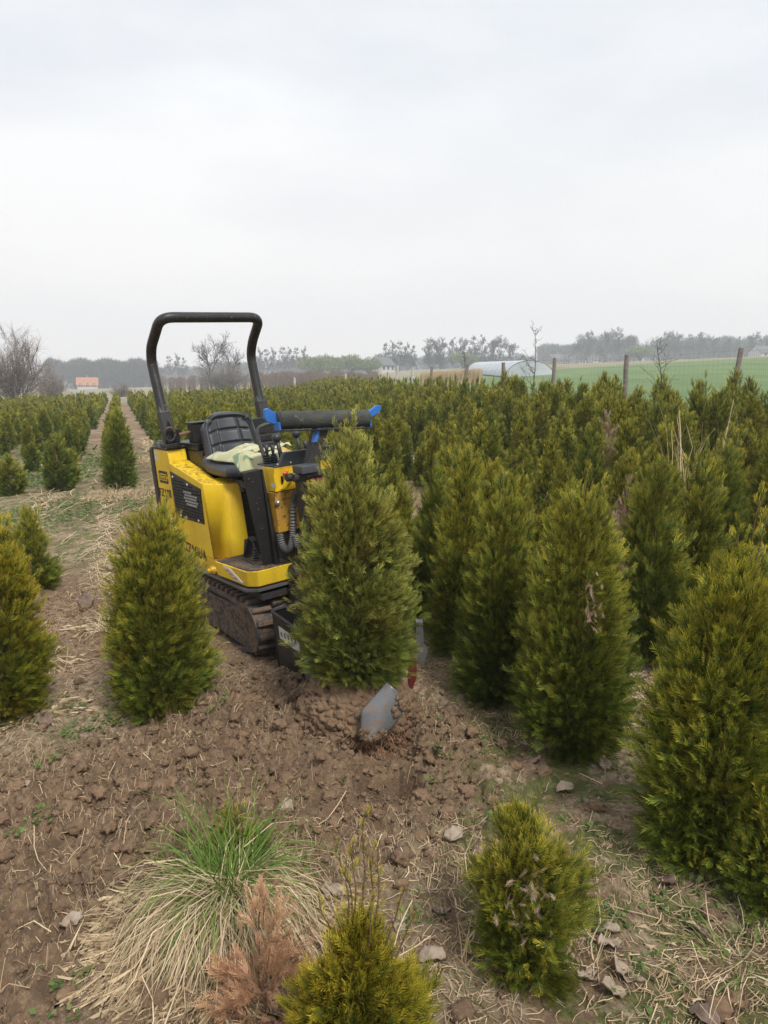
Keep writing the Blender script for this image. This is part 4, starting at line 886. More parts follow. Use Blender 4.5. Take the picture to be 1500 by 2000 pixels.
ORD = ['first', 'second', 'third', 'fourth', 'fifth', 'sixth', 'seventh', 'eighth', 'ninth', 'tenth', 'eleventh', 'twelfth', 'thirteenth', 'fourteenth', 'fifteenth', 'sixteenth', 'seventeenth', 'eighteenth', 'nineteenth', 'twentieth']
COLS = [(640, 'the black roller'), (735, 'the right blue roller end'), (800, 'the dug thuja'), (880, 'the short pointed thuja'), (945, 'the slim third thuja'), (1040, 'the narrow dark thuja'), (1165, 'the bushy thuja with dead twigs'), (1255, 'the arching dry grass'), (1320, 'the dark thuja in the gap'), (1395, 'the stiff pale stalks'), (1460, 'the long leader of the golden thuja'), (9999, 'the right edge above the golden thuja')]
CL = [(60, 'the stunted thuja at far left'), (130, 'the small broad thuja'), (9999, 'the narrow low thuja')]
CM = [(262, 'the tall thuja with a grassy foot'), (360, 'the left post of the roll bar'), (440, 'the black rear box'), (520, 'the tractor style seat'), (9999, 'the blue roller end')]
cnt = {}
def field_label(x_, y_, k, H, wd):
    px = 750 + F_PX * x_ / (y_ * CP + 1.0 * SP); tab = CL if k < 0 else CM if (k < 2 or px < 540) else COLS
    nm = next(n_ for lim, n_ in tab if px < lim); far_ = y_ > 11 and k >= 2
    shp = ('short ' if H < .9 else 'tall ' if H > 1.05 else '') + ('slim ' if wd < .78 else 'broad ' if wd > .93 else '')
    if far_: return 'distant olive thuja in the packed rows beyond ' + nm, 'distant thujas beyond ' + nm
    c_ = cnt[nm] = cnt.get(nm, 0) + 1
    if c_ > 20: return 'olive thuja far back in the line beyond ' + nm, 'thujas far back beyond ' + nm
    return (shp + 'olive thuja, ' + ORD[c_ - 1] + ' in the line behind ' + nm)[:110], 'thujas planted in the nursery rows'
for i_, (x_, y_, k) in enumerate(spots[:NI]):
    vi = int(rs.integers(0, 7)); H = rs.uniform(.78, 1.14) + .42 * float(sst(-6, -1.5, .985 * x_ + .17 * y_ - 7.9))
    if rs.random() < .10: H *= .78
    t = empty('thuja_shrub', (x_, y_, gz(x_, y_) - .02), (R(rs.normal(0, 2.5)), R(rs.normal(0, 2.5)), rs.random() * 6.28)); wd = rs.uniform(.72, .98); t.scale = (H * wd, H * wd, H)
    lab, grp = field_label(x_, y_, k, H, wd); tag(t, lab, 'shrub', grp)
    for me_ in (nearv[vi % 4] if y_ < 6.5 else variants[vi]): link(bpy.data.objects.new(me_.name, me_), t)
for px_, yt_, D_, H_, lab_ in [(1187, 818, 8.6, .75, 'pinkish grey dead thuja standing in the middle of the green rows'), (1292, 872, 8.0, .62, 'brown half dead thuja right of the pinkish dead one'), (1228, 955, 5.6, .80, 'withered grey twig ball among green thujas above the arching grass')]:
    p_ = gd(px_, yt_, D_); d_ = empty('dead_thuja', (p_[0], p_[1], p_[2] - H_)); tag(d_, lab_, 'shrub'); (v, q, tp), br = crown(H_, .085, CONE, 30, 420, .09, 0, int(px_), leaders=1, ragged=.3); npobj('crown', v, q, M['dead_grey'], d_, tp)
    v, q = tubeN(trunk_paths(H_, br, 3, r0=.008)); npobj('trunk', v, q, M['trunk'], d_)
# the rest of the field as one mass
Vs, Qs, Ts, off = [], [], [], 0
lowv = []
for k in range(6):
    (v, q, tp), _ = crown(.92, .15, (CONE, CONE, SLIM)[k % 3], 40, 620, .095, 2, 200 + k, leaders=1, ragged=.2); lowv.append((v, q, tp))
farv = []
for k in range(6):
    (v, q, tp), _ = crown(.90, .15, (CONE, CONE, SLIM)[k % 3], 22, 260, .13, 3, 230 + k, leaders=1, ragged=.2); farv.append((v, q, tp))
for (x_, y_, k) in spots[NI:]:
    v, q, tp = (lowv if y_ < 30 else farv)[int(rs.integers(0, 6))]; H = rs.uniform(.58, 1.05) * (1.15 if rs.random() < .10 else 1) + .46 * float(sst(-6, -1.5, .985 * x_ + .17 * y_ - 7.9)); a = rs.random() * 6.28; ca, sa = math.cos(a), math.sin(a); w_ = H ** .7 * rs.uniform(.66, .96)
    W = np.stack([x_ + w_ * (ca * v[:, 0] - sa * v[:, 1]), y_ + w_ * (sa * v[:, 0] + ca * v[:, 1]), gz(x_, y_) + H * v[:, 2]], 1)
    t2 = tp.copy(); t2[:, 1] = np.clip(t2[:, 1] * .45 + rs.random() * .55, 0, 1); Vs.append(W); Qs.append(q + off); Ts.append(t2); off += len(v)
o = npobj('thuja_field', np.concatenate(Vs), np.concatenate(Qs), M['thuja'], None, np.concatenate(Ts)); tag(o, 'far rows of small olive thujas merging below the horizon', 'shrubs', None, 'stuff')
print('spots', len(spots), 'field quads', off)

# ------------------------------------------------------------------ fence, posts, far things
def post(px, ytop, D, hgt, r_, mat, label, tilt=(0, 0), name='fence_post', grp='wooden posts of the wire fence'):
    p = gd(px, ytop, D); z0 = macro1(p[0], p[1]); P = [(p[0], p[1], z0 - .1)]; n_ = 6; b = MB()
    for k in range(1, n_ + 1): P.append((p[0] + tilt[0] * (p[2] - z0) * k / n_ + .012 * math.sin(k * 2.1 + px), p[1] + .01 * math.cos(k * 3 + px), z0 + (p[2] - z0) * k / n_))
    P = [(a - tilt[0] * (p[2] - z0), b_, c) for a, b_, c in P]
    b.tube(P, [r_ * (1.05 - .03 * k + .04 * math.sin(k * 1.7 + px)) for k in range(n_ + 1)], 9); o = b.build(name, mat, None, 0); tag(o, label, 'post', grp); return P[-1]
tops = []
for px, yt, D, tl, lab in [(1447, 680, 12.4, .07, 'tallest weathered wooden fence post, nearest the right edge'), (1225, 693, 16.2, .01, 'weathered wooden fence post second from the right edge'), (1083, 699, 20.2, 0, 'wooden fence post just right of the bare sapling'),
                       (983, 708, 24.4, .0, 'wooden fence post standing in front of the plastic tunnel'), (913, 712, 28.6, .10, 'leaning wooden fence post left of the plastic tunnel'), (843, 716, 34.3, .0, 'short wooden fence post at the left end of the green crop')]:
    tops.append((post(px, yt, D, 0, (.048 if D < 14 else .055) if D < 22 else .065, 'wood', lab, (tl, 0))))
for px, yt, D, lab in [(741, 719, 46, 'pale concrete post left of two more, above the middle of the field'), (776, 715, 44, 'middle one of the three pale concrete posts'), (806, 717, 42, 'rightmost of the three pale concrete posts'), (675, 730, 60, 'small white marker post behind the field'), (575, 737, 60, 'smallest white marker post behind the field, right of the roll bar')]:
    post(px, yt, D, 0, .10, 'concrete', lab, (0, 0), 'concrete_post', 'pale posts behind the field')
# wire mesh fence: one thing
V = []; P = []; pr0 = gd(1560, 672, 10.6); line = [tuple(pr0)] + [tuple(t_) for t_ in tops]
for a, b_ in zip(line, line[1:]):
    a, b_ = np.array(a), np.array(b_); za, zb = macro1(a[0], a[1]), macro1(b_[0], b_[1])
    for f in (0.02, .16, .30, .44, .58, .72, .86, .98):
        p0 = np.array([a[0], a[1], za + (a[2] - za) * f]); p1 = np.array([b_[0], b_[1], zb + (b_[2] - zb) * f]); m_ = (p0 + p1) / 2 - np.array([0, 0, .02]); P.append(([p0, m_, p1], [.0014] * 3))
    for k in range(1, 26):
        t_ = k / 26; q0 = a * (1 - t_) + b_ * t_; zg = za * (1 - t_) + zb * t_; P.append(([np.array([q0[0], q0[1], zg]), np.array([q0[0], q0[1], zg + (q0[2] - zg) * .98])], [.0010] * 2))
v, q = tubeN(P, 3); o = npobj('wire_fence', v, q, M['wire'], None, np.full((len(v), 3), .5)); tag(o, 'thin grey square wire mesh strung between the weathered posts along the green crop', 'fence')

def bare_tree(seed, H, kind, twigs=1.0, tw=.02):
    """returns wood (V,Q) and fine twigs (V,Q,t); broad, alder (tall, short limbs), shrub (many stems)"""
    r = np.random.default_rng(seed); tubes = []; tw_p, tw_d, tw_l = [], [], []
    def branch(p, d, L_, r0, depth, up):
        k = 5; pts = [p]; dd = d
        for i in range(k): dd = dd + r.normal(0, .13, 3) + np.array([0, 0, up]); dd = dd / np.linalg.norm(dd); pts.append(pts[-1] + dd * L_ / k)
        if r0 > tw * .5: tubes.append((np.array(pts), np.linspace(r0, r0 * .45, k + 1)))
        if depth == 0:
            for i in range(1, k + 1):
                for _ in range(int(2 * twigs)):
                    q_ = dd + r.normal(0, .6, 3); tw_p.append(pts[i]); tw_d.append(q_ / np.linalg.norm(q_)); tw_l.append(L_ * r.uniform(.35, .8))
            tw_p.append(pts[-1]); tw_d.append(dd); tw_l.append(L_ * .6); return
        nb = {3: 5, 2: 5, 1: 4}[depth]
        for j in range(nb):
            i = int(r.integers(1 if depth < 3 else 2, k + 1)); a = r.random() * 6.28; sp = {'broad': .85, 'alder': 1.1, 'shrub': .5}[kind] * r.uniform(.6, 1.2)
            base = (pts[i] - pts[i - 1]); base /= np.linalg.norm(base); perp = np.cross(base, [math.cos(a), math.sin(a), .3]); perp /= np.linalg.norm(perp) + 1e-9
            nd = base + perp * sp; nd /= np.linalg.norm(nd); branch(pts[i], nd, L_ * r.uniform(.5, .68), r0 * .52, depth - 1, up)
    if kind == 'broad': branch(np.zeros(3), np.array([0, 0, 1.]), H * .42, H * .022, 3, .05); branch(np.array([0, 0, H * .3]), np.array([.2, .1, 1.]), H * .34, H * .014, 3, .06)
    elif kind == 'alder':
        tubes.append((np.array([[.01 * H * math.sin(i), .008 * H * math.cos(i * 1.3), H * .97 * i / 7] for i in range(8)]), np.linspace(H * .012, H * .003, 8)))
        for j in range(26):
            z = H * r.uniform(.35, .96); a = r.random() * 6.28; L_ = H * .20 * (1.15 - z / H); branch(np.array([0, 0, z]), np.array([math.cos(a), math.sin(a), .35]), L_ * 1.25, H * .004, 1, .05)
    else:
        for j in range(26):
            a = r.random() * 6.28; sp = r.uniform(.05, .75); branch(np.array([.25 * math.cos(a), .25 * math.sin(a), 0]), np.array([sp * math.cos(a), sp * math.sin(a), 1.]), H * r.uniform(.5, .72), H * .008, 2, .03)
    v, q = tubeN(tubes, 4)
    P_ = np.array(tw_p); D_ = norm(np.array(tw_d)); L_ = np.array(tw_l)[:, None]; S_ = norm(np.cross(D_, norm(r.normal(0, 1, D_.shape)))) * tw
    W = np.stack([P_ - S_ / 2, P_ + S_ / 2, P_ + D_ * L_ + S_ * .15, P_ + D_ * L_ - S_ * .15], 1).reshape(-1, 3); Q_ = np.arange(len(W)).reshape(-1, 4)
    return (v, q), (W, Q_)
M['twig'] = worn('far_twigs', (.055, .050, .050), (.075, .066, .062), (.04, .036, .035), .6, .9)
M['twig_pale'] = worn('grey_brown_twigs', (.22, .18, .16), (.28, .235, .20), (.14, .11, .10), .6, .9)
M['twig_red'] = worn('brown_twigs', (.17, .12, .10), (.21, .155, .125), (.1, .08, .07), .6, .9)
M['bud'] = plainv('budding_leaves', (.11, .15, .045), (.20, .24, .09), .8)
TREEM = {}
def tree_mesh(key, seed, kind, twigs, tw, mats=('bark_far', 'twig')):
    if key not in TREEM:
        (v, q), (W, Q_) = bare_tree(seed, 10.0, kind, twigs, tw); TREEM[key] = (npmesh('trunk', v, q, M[mats[0]]), npmesh('crown', W, Q_, M[mats[1]]))
    return TREEM[key]
def far_tree(px, ytop, ybase, D, key, label, group=None, wid=1.0, name='bare_tree'):
    p = gd(px, ybase, D); zt = gd(px, ytop, D)[2]; z0 = min(macro1(p[0], p[1]), p[2]) - .3; H = (zt - z0) * (1.10 if D > 200 else 1.0)
    t = empty(name, (p[0], p[1], z0), (0, 0, random.random() * 6.28)); sc_ = H / TOPZ[key]; t.scale = (sc_ * wid, sc_ * wid, sc_); tag(t, label, 'tree', group)
    for me_ in TREEM[key]: link(bpy.data.objects.new(me_.name, me_), t)
    return t
TOPZ = {}
for key, seed, kind, twg, tw in [('alder_a', 1, 'alder', 3, .038), ('alder_b', 2, 'alder', 3, .038), ('broad_a', 3, 'broad', 3, .038), ('broad_b', 4, 'broad', 3, .038), ('open', 5, 'broad', .5, .05)]:
    mm = tree_mesh(key, seed, kind, twg, tw); TOPZ[key] = max(max(v.co.z for v in mm[1].vertices), max(v.co.z for v in mm[0].vertices))
tree_mesh('bush', 6, 'shrub', 1.6, .035, ('bark', 'twig_pale')); TOPZ['bush'] = max(v.co.z for v in TREEM['bush'][1].vertices)
far_tree(28, 622, 775, 62, 'bush', 'large many stemmed bare shrub at the left edge on the horizon', None, 1.15, 'bare_shrub')
far_tree(-45, 650, 775, 60, 'bush', 'bare shrub mostly cut off by the left edge beside the large one', None, 1.0, 'bare_shrub')
far_tree(98, 712, 772, 80, 'bush', 'low bare bush at the right foot of the large shrub', None, 1.2, 'bare_shrub')
far_tree(238, 742, 768, 90, 'bush', 'small brown bush right of the orange roofed house', None, 1.5, 'bare_shrub')
far_tree(414, 640, 748, 130, 'open', 'tallest open crowned bare tree seen through the roll bar', None, .95)
far_tree(455, 662, 748, 135, 'open', 'slightly shorter bare tree beside the tallest one inside the roll bar', None, .8)
far_tree(440, 700, 748, 130, 'bush', 'bare thicket at the foot of the trees inside the roll bar', None, 2.2, 'bare_shrub')
LT = [(332, 699, 330, 'alder_a'), (347, 695, 330, 'alder_b'), (361, 702, 330, 'alder_a'), (508, 684, 300, 'alder_b'), (522, 686, 305, 'alder_a'), (534, 684, 300, 'alder_b'), (553, 682, 300, 'alder_a'), (566, 683, 300, 'alder_b'), (580, 683, 305, 'alder_a'), (596, 681, 300, 'alder_b'),
      (752, 675, 280, 'alder_a'), (766, 671, 280, 'alder_b'), (780, 672, 282, 'alder_a'), (795, 674, 280, 'alder_b'), (806, 679, 283, 'alder_a'), (838, 664, 280, 'broad_a'), (858, 664, 285, 'broad_b'), (884, 665, 300, 'alder_b'), (902, 664, 300, 'broad_a'), (922, 662, 300, 'alder_a'), (940, 661, 300, 'alder_b'), (958, 659, 300, 'broad_b'), (972, 668, 300, 'alder_a'),
      (998, 665, 300, 'broad_b'), (1150, 650, 330, 'broad_a'), (1182, 643, 330, 'broad_b'), (1205, 652, 330, 'broad_a'), (1228, 657, 335, 'broad_b'), (1271, 657, 340, 'open'), (1298, 651, 330, 'broad_a'), (1318, 648, 330, 'broad_b'), (1345, 656, 335, 'alder_a'), (1368, 651, 330, 'broad_a'), (1392, 655, 335, 'broad_b'), (1420, 662, 340, 'broad_a'), (1440, 660, 335, 'alder_a'), (1468, 651, 330, 'broad_b'), (1495, 656, 335, 'broad_a'), (1520, 660, 335, 'broad_b')]
def treelabel(px):
    if px < 370: return 'bare alder in the trio seen inside the roll bar, right of the dark wood'
    if px < 545: return 'bare alder in the clump touching the right post of the roll bar'
    if px < 600: return 'bare alder in the clump just left of the pale green willows'
    if px < 815: return 'tall thin bare alder in the clump above the pale concrete posts'
    if px < 865: return 'rounded bare tree left of the long row above the wooden posts'
    if px < 975: return 'bare tree in the long row above the leaning wooden fence post'
    if px < 1010: return 'lone round bare tree above the plastic tunnel'
    if px < 1240: return 'broad bare tree on the skyline behind the farm houses'
    if px < 1280: return 'small lone bare tree on the right skyline above the pale willow'
    return 'bare tree on the skyline at the right above the green crop'
for px, yt, D, key in LT:
    l_ = treelabel(px); far_tree(px, yt, 742 if px < 1000 else 722 - (px - 1000) * .04, D, key, l_, l_.replace('bare', 'bare').replace(' in the ', ' of the ')[:60], .85 if 'alder' in key else .95)
# budding willows: pale green haze of leaves
def willow(px, yt, D, wpx, label):
    p = gd(px, 742, D); zt = gd(px, yt, D)[2]; z0 = macro1(p[0], p[1]) - .3; H = zt - z0; r_ = wpx / 2 / F_PX * D; t = empty('willow_tree', (p[0], p[1], z0)); tag(t, label, 'tree', 'pale green willows on the horizon')
    rs = np.random.default_rng(int(px)); n_ = 2600; a = rs.random(n_) * 6.28; c_ = rs.integers(0, 7, n_); cc = rs.normal(0, .38, (7, 2)); ch = rs.uniform(.55, .74, 7); u = norm(rs.normal(0, 1, (n_, 3))) * (rs.random(n_) ** .4)[:, None]
    P = np.stack([cc[c_, 0] * r_ + u[:, 0] * r_ * .55, cc[c_, 1] * r_ + u[:, 1] * r_ * .55, H * (ch[c_] + u[:, 2] * .30)], 1); P[:, 2] = np.clip(P[:, 2], .05 * H, H)
    D_ = norm(rs.normal(0, 1, (n_, 3)) + np.array([0, 0, .6])); S_ = norm(np.cross(D_, rs.normal(0, 1, (n_, 3)))); l_ = rs.uniform(.5, 1.1, n_)[:, None]
    W = np.stack([P - S_ * .10, P + S_ * .10, P + D_ * l_ + S_ * .05, P + D_ * l_ - S_ * .05], 1).reshape(-1, 3); npobj('crown', W, np.arange(len(W)).reshape(-1, 4), M['bud'], t, np.repeat(rs.random((n_, 3)), 4, 0))
    v, q = tubeN([(np.array([[0, 0, 0], [cc[i, 0] * r_ * .5, cc[i, 1] * r_ * .5, H * .4], [cc[i, 0] * r_, cc[i, 1] * r_, H * .8]]), np.array([.22, .14, .05])) for i in range(7)]); npobj('trunk', v, q, M['bark_far'], t)
willow(618, 693, 240, 74, 'rounded pale green willow on the left of the two willow masses'); willow(650, 697, 245, 40, 'narrow pale green willow right behind the rounded one')
willow(688, 694, 250, 60, 'pale green willow above the small white marker post'); willow(722, 702, 250, 50, 'lowest pale green willow left of the concrete posts')
willow(905, 690, 260, 46, 'faint green willow below the row of bare trees'); willow(1248, 676, 290, 56, 'pale green willow right of the broad skyline trees')
# far woods: masses nobody could count
def wood_mass(name, label, segs, seed, tint='twig', tw=.16):
    rs = np.random.default_rng(seed); Vs, Qs, off = [], [], 0
    for (px0, px1, yt, yb, D, n_) in segs:
        for _ in range(n_):
            px = rs.uniform(px0, px1); d = D * rs.uniform(.93, 1.12); p = gd(px, yb, d); z0 = min(macro1(p[0], p[1]), p[2]) - .5; H = (gd(px, yt, d)[2] - z0) * rs.uniform(.82, 1.03) * (1 - .04 * math.sin(px * .11))
            m = 130; hh = rs.random(m) ** .55; r_ = H * .20 * np.sin(np.clip(hh, .12, 1) * 2.9) + .3; a = rs.random(m) * 6.28; rr = r_ * rs.random(m) ** .5
            P = np.stack([p[0] + rr * np.cos(a), p[1] + rr * np.sin(a), z0 + H * (.12 + .82 * hh)], 1); D_ = norm(rs.normal(0, .5, (m, 3)) + np.array([0, 0, 1.])); S_ = norm(np.cross(D_, rs.normal(0, 1, (m, 3)))) * tw; l_ = H * rs.uniform(.06, .14, m)[:, None]
            W = np.stack([P - S_ / 2, P + S_ / 2, P + D_ * l_ + S_ * .1, P + D_ * l_ - S_ * .1], 1).reshape(-1, 3)
            for q_ in (0, 1.57):
                s_ = np.array([math.cos(q_), math.sin(q_), 0]) * .16; c0 = np.array([p[0], p[1], z0]); c1 = c0 + np.array([0, 0, H * .8]); W = np.concatenate([W, [c0 - s_, c0 + s_, c1 + s_ * .3, c1 - s_ * .3]])
            Vs.append(W); Qs.append(np.arange(len(W)).reshape(-1, 4) + off); off += len(W)
    o = npobj(name, np.concatenate(Vs), np.concatenate(Qs), M[tint]); tag(o, label, 'woodland', None, 'stuff'); return o
wood_mass('far_wood', 'blue grey leafless wood on the left horizon', [(96, 306, 702, 762, 330, 420), (300, 420, 716, 750, 380, 70)], 71)
wood_mass('far_wood', 'low blue grey leafless wood along the middle horizon', [(400, 620, 706, 744, 430, 210), (560, 760, 698, 742, 430, 180), (730, 1060, 694, 738, 430, 300), (1065, 1135, 680, 725, 400, 50), (1050, 1560, 672, 712, 430, 560), (1130, 1240, 655, 712, 390, 110), (1280, 1560, 658, 708, 400, 260)], 72)
wood_mass('far_scrub', 'reddish brown bare scrub between the thuja field and the far woods', [(500, 740, 726, 748, 120, 240), (300, 500, 734, 752, 140, 110)], 73, 'twig_red', .05)
# dry reed strip
rs = np.random.default_rng(5); n_ = 5200; P = np.zeros((n_, 3)); pxs = rs.uniform(822, 940, n_)
for i_, px in enumerate(pxs): q_ = gd(px, 742, 62 + rs.random() * 3); P[i_] = (q_[0], q_[1], macro1(q_[0], q_[1]))
hgt = (.95 + .2 * rs.random(n_))[:, None] * np.array([0, 0, 1.]) + rs.normal(0, .05, (n_, 3)); S_ = np.tile(np.array([[.022, .004, 0]]), (n_, 1))
W = np.stack([P - S_, P + S_, P + hgt + S_ * .4, P + hgt - S_ * .4], 1).reshape(-1, 3); o = npobj('dry_reeds', W, np.arange(len(W)).reshape(-1, 4), M['straw'], None, np.repeat(rs.random((n_, 3)) * .6, 4, 0)); tag(o, 'tan strip of dry reeds behind the short wooden posts', 'reeds', None, 'stuff')

# buildings
M['tile'] = worn('orange_roof_tiles', (.42, .17, .085), (.34, .13, .07), (.2, .1, .06), .62, .8)
M['roofgrey'] = worn('grey_roof', (.10, .10, .11), (.13, .13, .14), (.2, .2, .2), .62, .8)
M['render'] = worn('pale_house_render', (.55, .53, .50), (.48, .46, .43), (.35, .33, .3), .66, .9)
M['brick'] = worn('brown_brick', (.24, .14, .11), (.28, .18, .14), (.35, .3, .27), .66, .9)
M['glass'] = worn('dark_window', (.03, .035, .045), (.04, .045, .055), (.06, .06, .07), .7, .2)
n = NT('tunnel_film'); M['film'] = n.set(n.mix(n.ramp(n.noise(.6, 5, .6, 0, (4, .3, .3)), .35, .65), (.36, .39, .43), (.52, .55, .60)), .35)
def house(px, ybase, D, W_, Dp, Hw, Hr, rot, wall, roof, label, nwin=3, name='farm_house'):
    p = gd(px, ybase, D); z0 = macro1(p[0], p[1]); t = empty(name, (p[0], p[1], z0), (0, 0, R(rot))); tag(t, label, 'house')
    b = MB(); b.prism([(-Dp / 2, -1), (Dp / 2, -1), (Dp / 2, Hw), (0, Hw + Hr * .96), (-Dp / 2, Hw)], 0, -W_ / 2, W_ / 2); b.build('wall', wall, t)
    b = MB()
    for s_ in (-1, 1): b.loft([(-W_ / 2 - .4, s_ * (Dp / 2 + .5), Hw - .35), (W_ / 2 + .4, s_ * (Dp / 2 + .5), Hw - .35), (W_ / 2 + .4, 0, Hw + Hr), (-W_ / 2 - .4, 0, Hw + Hr)], [(-W_ / 2 - .4, s_ * (Dp / 2 + .5), Hw - .15), (W_ / 2 + .4, s_ * (Dp / 2 + .5), Hw - .15), (W_ / 2 + .4, 0, Hw + Hr + .2), (-W_ / 2 - .4, 0, Hw + Hr + .2)])
    rf = b.build('roof', roof, t); b = MB(); b.b2(-.4, .4, .6, 1.4, Hw + Hr * .4, Hw + Hr + 1.1); b.build('chimney', 'brick', rf)
    for i_ in range(nwin):
        xw = -W_ / 2 + W_ * (i_ + .5) / nwin
        f = MB(); f.b2(xw - .7, xw + .7, -Dp / 2 - .06, -Dp / 2 + .02, 1.0, 2.4); wn = f.build('window', 'white', t); f = MB(); f.b2(xw - .58, xw + .58, -Dp / 2 - .08, -Dp / 2 - .061, 1.1, 2.3); f.build('pane', 'glass', wn)
    f = MB(); f.b2(W_ / 2 - .02, W_ / 2 + .05, -.6, .6, Hw * .5 + 1, Hw * .5 + 2.2); f.build('window', 'glass', t)
    return t
house(172, 766, 300, 7.5, 7, 1.8, 2.6, 20, 'render', 'tile', 'low house with bright orange tiled roof below the left wood')
house(128, 764, 300, 6, 5, 1.4, .9, 5, 'render', 'roofgrey', 'small pale shed left of the orange roofed house', 2, 'farm_shed')
house(745, 738, 260, 7, 6, 2.8, 2.4, 50, 'render', 'roofgrey', 'small white house between the willows and the alders')
house(1122, 714, 380, 8, 7, 2.4, 2.4, 62, 'render', 'roofgrey', 'white gabled farm house right of the wooden post and tunnel')
house(1090, 713, 380, 9, 8, 2.6, 2.4, 10, 'brick', 'roofgrey', 'brown farm house with a long dark roof above the plastic tunnel')
house(1205, 708, 380, 11, 7, 2.5, 2.2, -4, 'brick', 'roofgrey', 'long low grey roofed barn behind the second wooden post', 4, 'barn')
house(1160, 710, 380, 6, 5, 2.2, 2.0, 25, 'render', 'roofgrey', 'small outbuilding between the gabled house and the barn', 2, 'farm_shed')
house(1492, 693, 300, 9, 7, 2.5, 2.3, 15, 'render', 'roofgrey', 'grey roofed cottage at the far right horizon', 2)
# plastic tunnel
p0, p1 = gd(1035, 742, 75), gd(940, 738, 118); z0, z1 = macro1(p0[0], p0[1]) - .1, macro1(p1[0], p1[1]); ax_ = p1 - p0; L_ = math.hypot(ax_[0], ax_[1]); ang = math.atan2(ax_[1], ax_[0])
t = empty('plastic_tunnel', (p0[0], p0[1], z0), (0, 0, ang)); tag(t, 'white polythene growing tunnel behind the bare sapling and fence posts', 'polytunnel')
V, F = [], []; NA, NLn = 20, 30
for i_ in range(NLn + 1):
    x_ = L_ * i_ / NLn; rr_ = (1.0 if i_ % 3 else 1.012)
    for j in range(NA + 1): a = math.pi * j / NA; V.append((x_, 2.4 * rr_ * math.cos(a), 1.6 * rr_ * math.sin(a) + (z1 - z0) * i_ / NLn))
for i_ in range(NLn):
    for j in range(NA): c_ = i_ * (NA + 1) + j; F.append((c_, c_ + 1, c_ + NA + 2, c_ + NA + 1))
npobj('film_cover', np.array(V), np.array(F), M['film'], t, None, True)
b = MB(); b.prism([(2.36 * math.cos(math.pi * j / 16), 1.56 * math.sin(math.pi * j / 16)) for j in range(17)], 0, .01, .06); b.build('end_wall', 'film', t)
b = MB(); b.b2(-.03, .005, -.7, .7, 0, 1.2); b.build('door', 'film', t)
b = MB()
for i_ in range(0, NLn + 1, 3):
    b.tube([(L_ * i_ / NLn, 2.43 * math.cos(math.pi * j / 12), 1.63 * math.sin(math.pi * j / 12) + (z1 - z0) * i_ / NLn) for j in range(13)], .018, 5)
b.build('hoops', 'film', t)
# saplings at the fence
def sapling(px, ytop, D, H, label, seed, lean=0.0, w_=1):
    p = gd(px, ytop, D); z0 = macro1(p[0], p[1]); H = p[2] - z0; r = np.random.default_rng(seed); P = []
    st = np.array([[lean * H * (i / 8) ** 1.3 + .02 * math.sin(i * 1.4), .02 * math.cos(i), H * i / 8] for i in range(9)]); P.append((st, np.linspace(.020, .005, 9)))
    for k in range(15):
        i = r.uniform(2.6, 8); b0 = st[int(i)] + (st[min(int(i) + 1, 8)] - st[int(i)]) * (i % 1); a = r.random() * 6.28; l_ = H * .26 * (1.25 - i / 9) * r.uniform(.6, 1.3) * w_; d = np.array([math.cos(a) * r.uniform(.4, 1), math.sin(a) * .6, r.uniform(.3, 1.1)]); pts = [b0 + d * l_ * j / 4 + r.normal(0, .035, 3) * (j > 0) for j in range(5)]; P.append((pts, np.linspace(.0065, .0028, 5)))
        for m in range(3):
            a2 = r.random() * 6.28; q0 = pts[1 + m]; P.append(([q0, q0 + np.array([math.cos(a2), math.sin(a2) * .5, .7]) * l_ * .35], [.0035, .0022]))
    v, q = tubeN(P, 4); t = empty('bare_sapling', (p[0] - lean * H, p[1], z0)); tag(t, label, 'tree'); npobj('trunk', v, q, M['bark'], t)
sapling(1047, 645, 19.0, 0, 'bare sapling with sparse twigs taller than the fence posts', 5)
sapling(1285, 673, 15.5, 0, 'crooked bare branch poking above the thujas right of the second post', 6, -.12, 1.3)
sapling(908, 687, 30, 0, 'slim budding sapling beside the leaning wooden fence post', 8)

# ------------------------------------------------------------------ ground litter and grasses
def blades(n_, base, L, lean_, width, droop, rs, radial=None, az=None, segs=6, flat=.0, curl=.55):
    """long curved blades: base (n,3), az directions, L lengths; returns V,Q"""
    s = np.linspace(0, 1, segs + 1); az = rs.random(n_) * 6.28 if az is None else az
    dirh = np.stack([np.cos(az), np.sin(az), np.zeros(n_)], 1); th0 = lean_[0] + (lean_[1] - lean_[0]) * rs.random(n_)      # angle from vertical at base
    dr = droop[0] + (droop[1] - droop[0]) * rs.random(n_); pts = [base]; ang = th0.copy()
    for i in range(segs):
        ang = np.minimum(ang + dr / segs * (1 + i * .5), 2.6); step = (np.sin(ang)[:, None] * dirh + np.cos(ang)[:, None] * np.array([0, 0, 1.])) * (L / segs)[:, None]
        side = np.cross(dirh, [0, 0, 1.]) * (rs.normal(0, curl, n_) * L / segs * .5)[:, None]; pts.append(pts[-1] + step + side)
    P = np.stack(pts, 1); W = width[:, None] * np.linspace(1, .25, segs + 1)[None]; side = np.cross(dirh, [0, 0, 1.]) + rs.normal(0, .35, (n_, 3)); side = norm(side)
    A = P - side[:, None] * W[..., None] / 2; B = P + side[:, None] * W[..., None] / 2; V = np.stack([A, B], 2).reshape(-1, 3); b_ = (np.arange(n_) * (segs + 1) * 2)[:, None] + np.arange(segs)[None] * 2
    Q = np.stack([b_, b_ + 1, b_ + 3, b_ + 2], -1).reshape(-1, 4); t = np.repeat(rs.random((n_, 3)), (segs + 1) * 2, 0); return V, Q, t
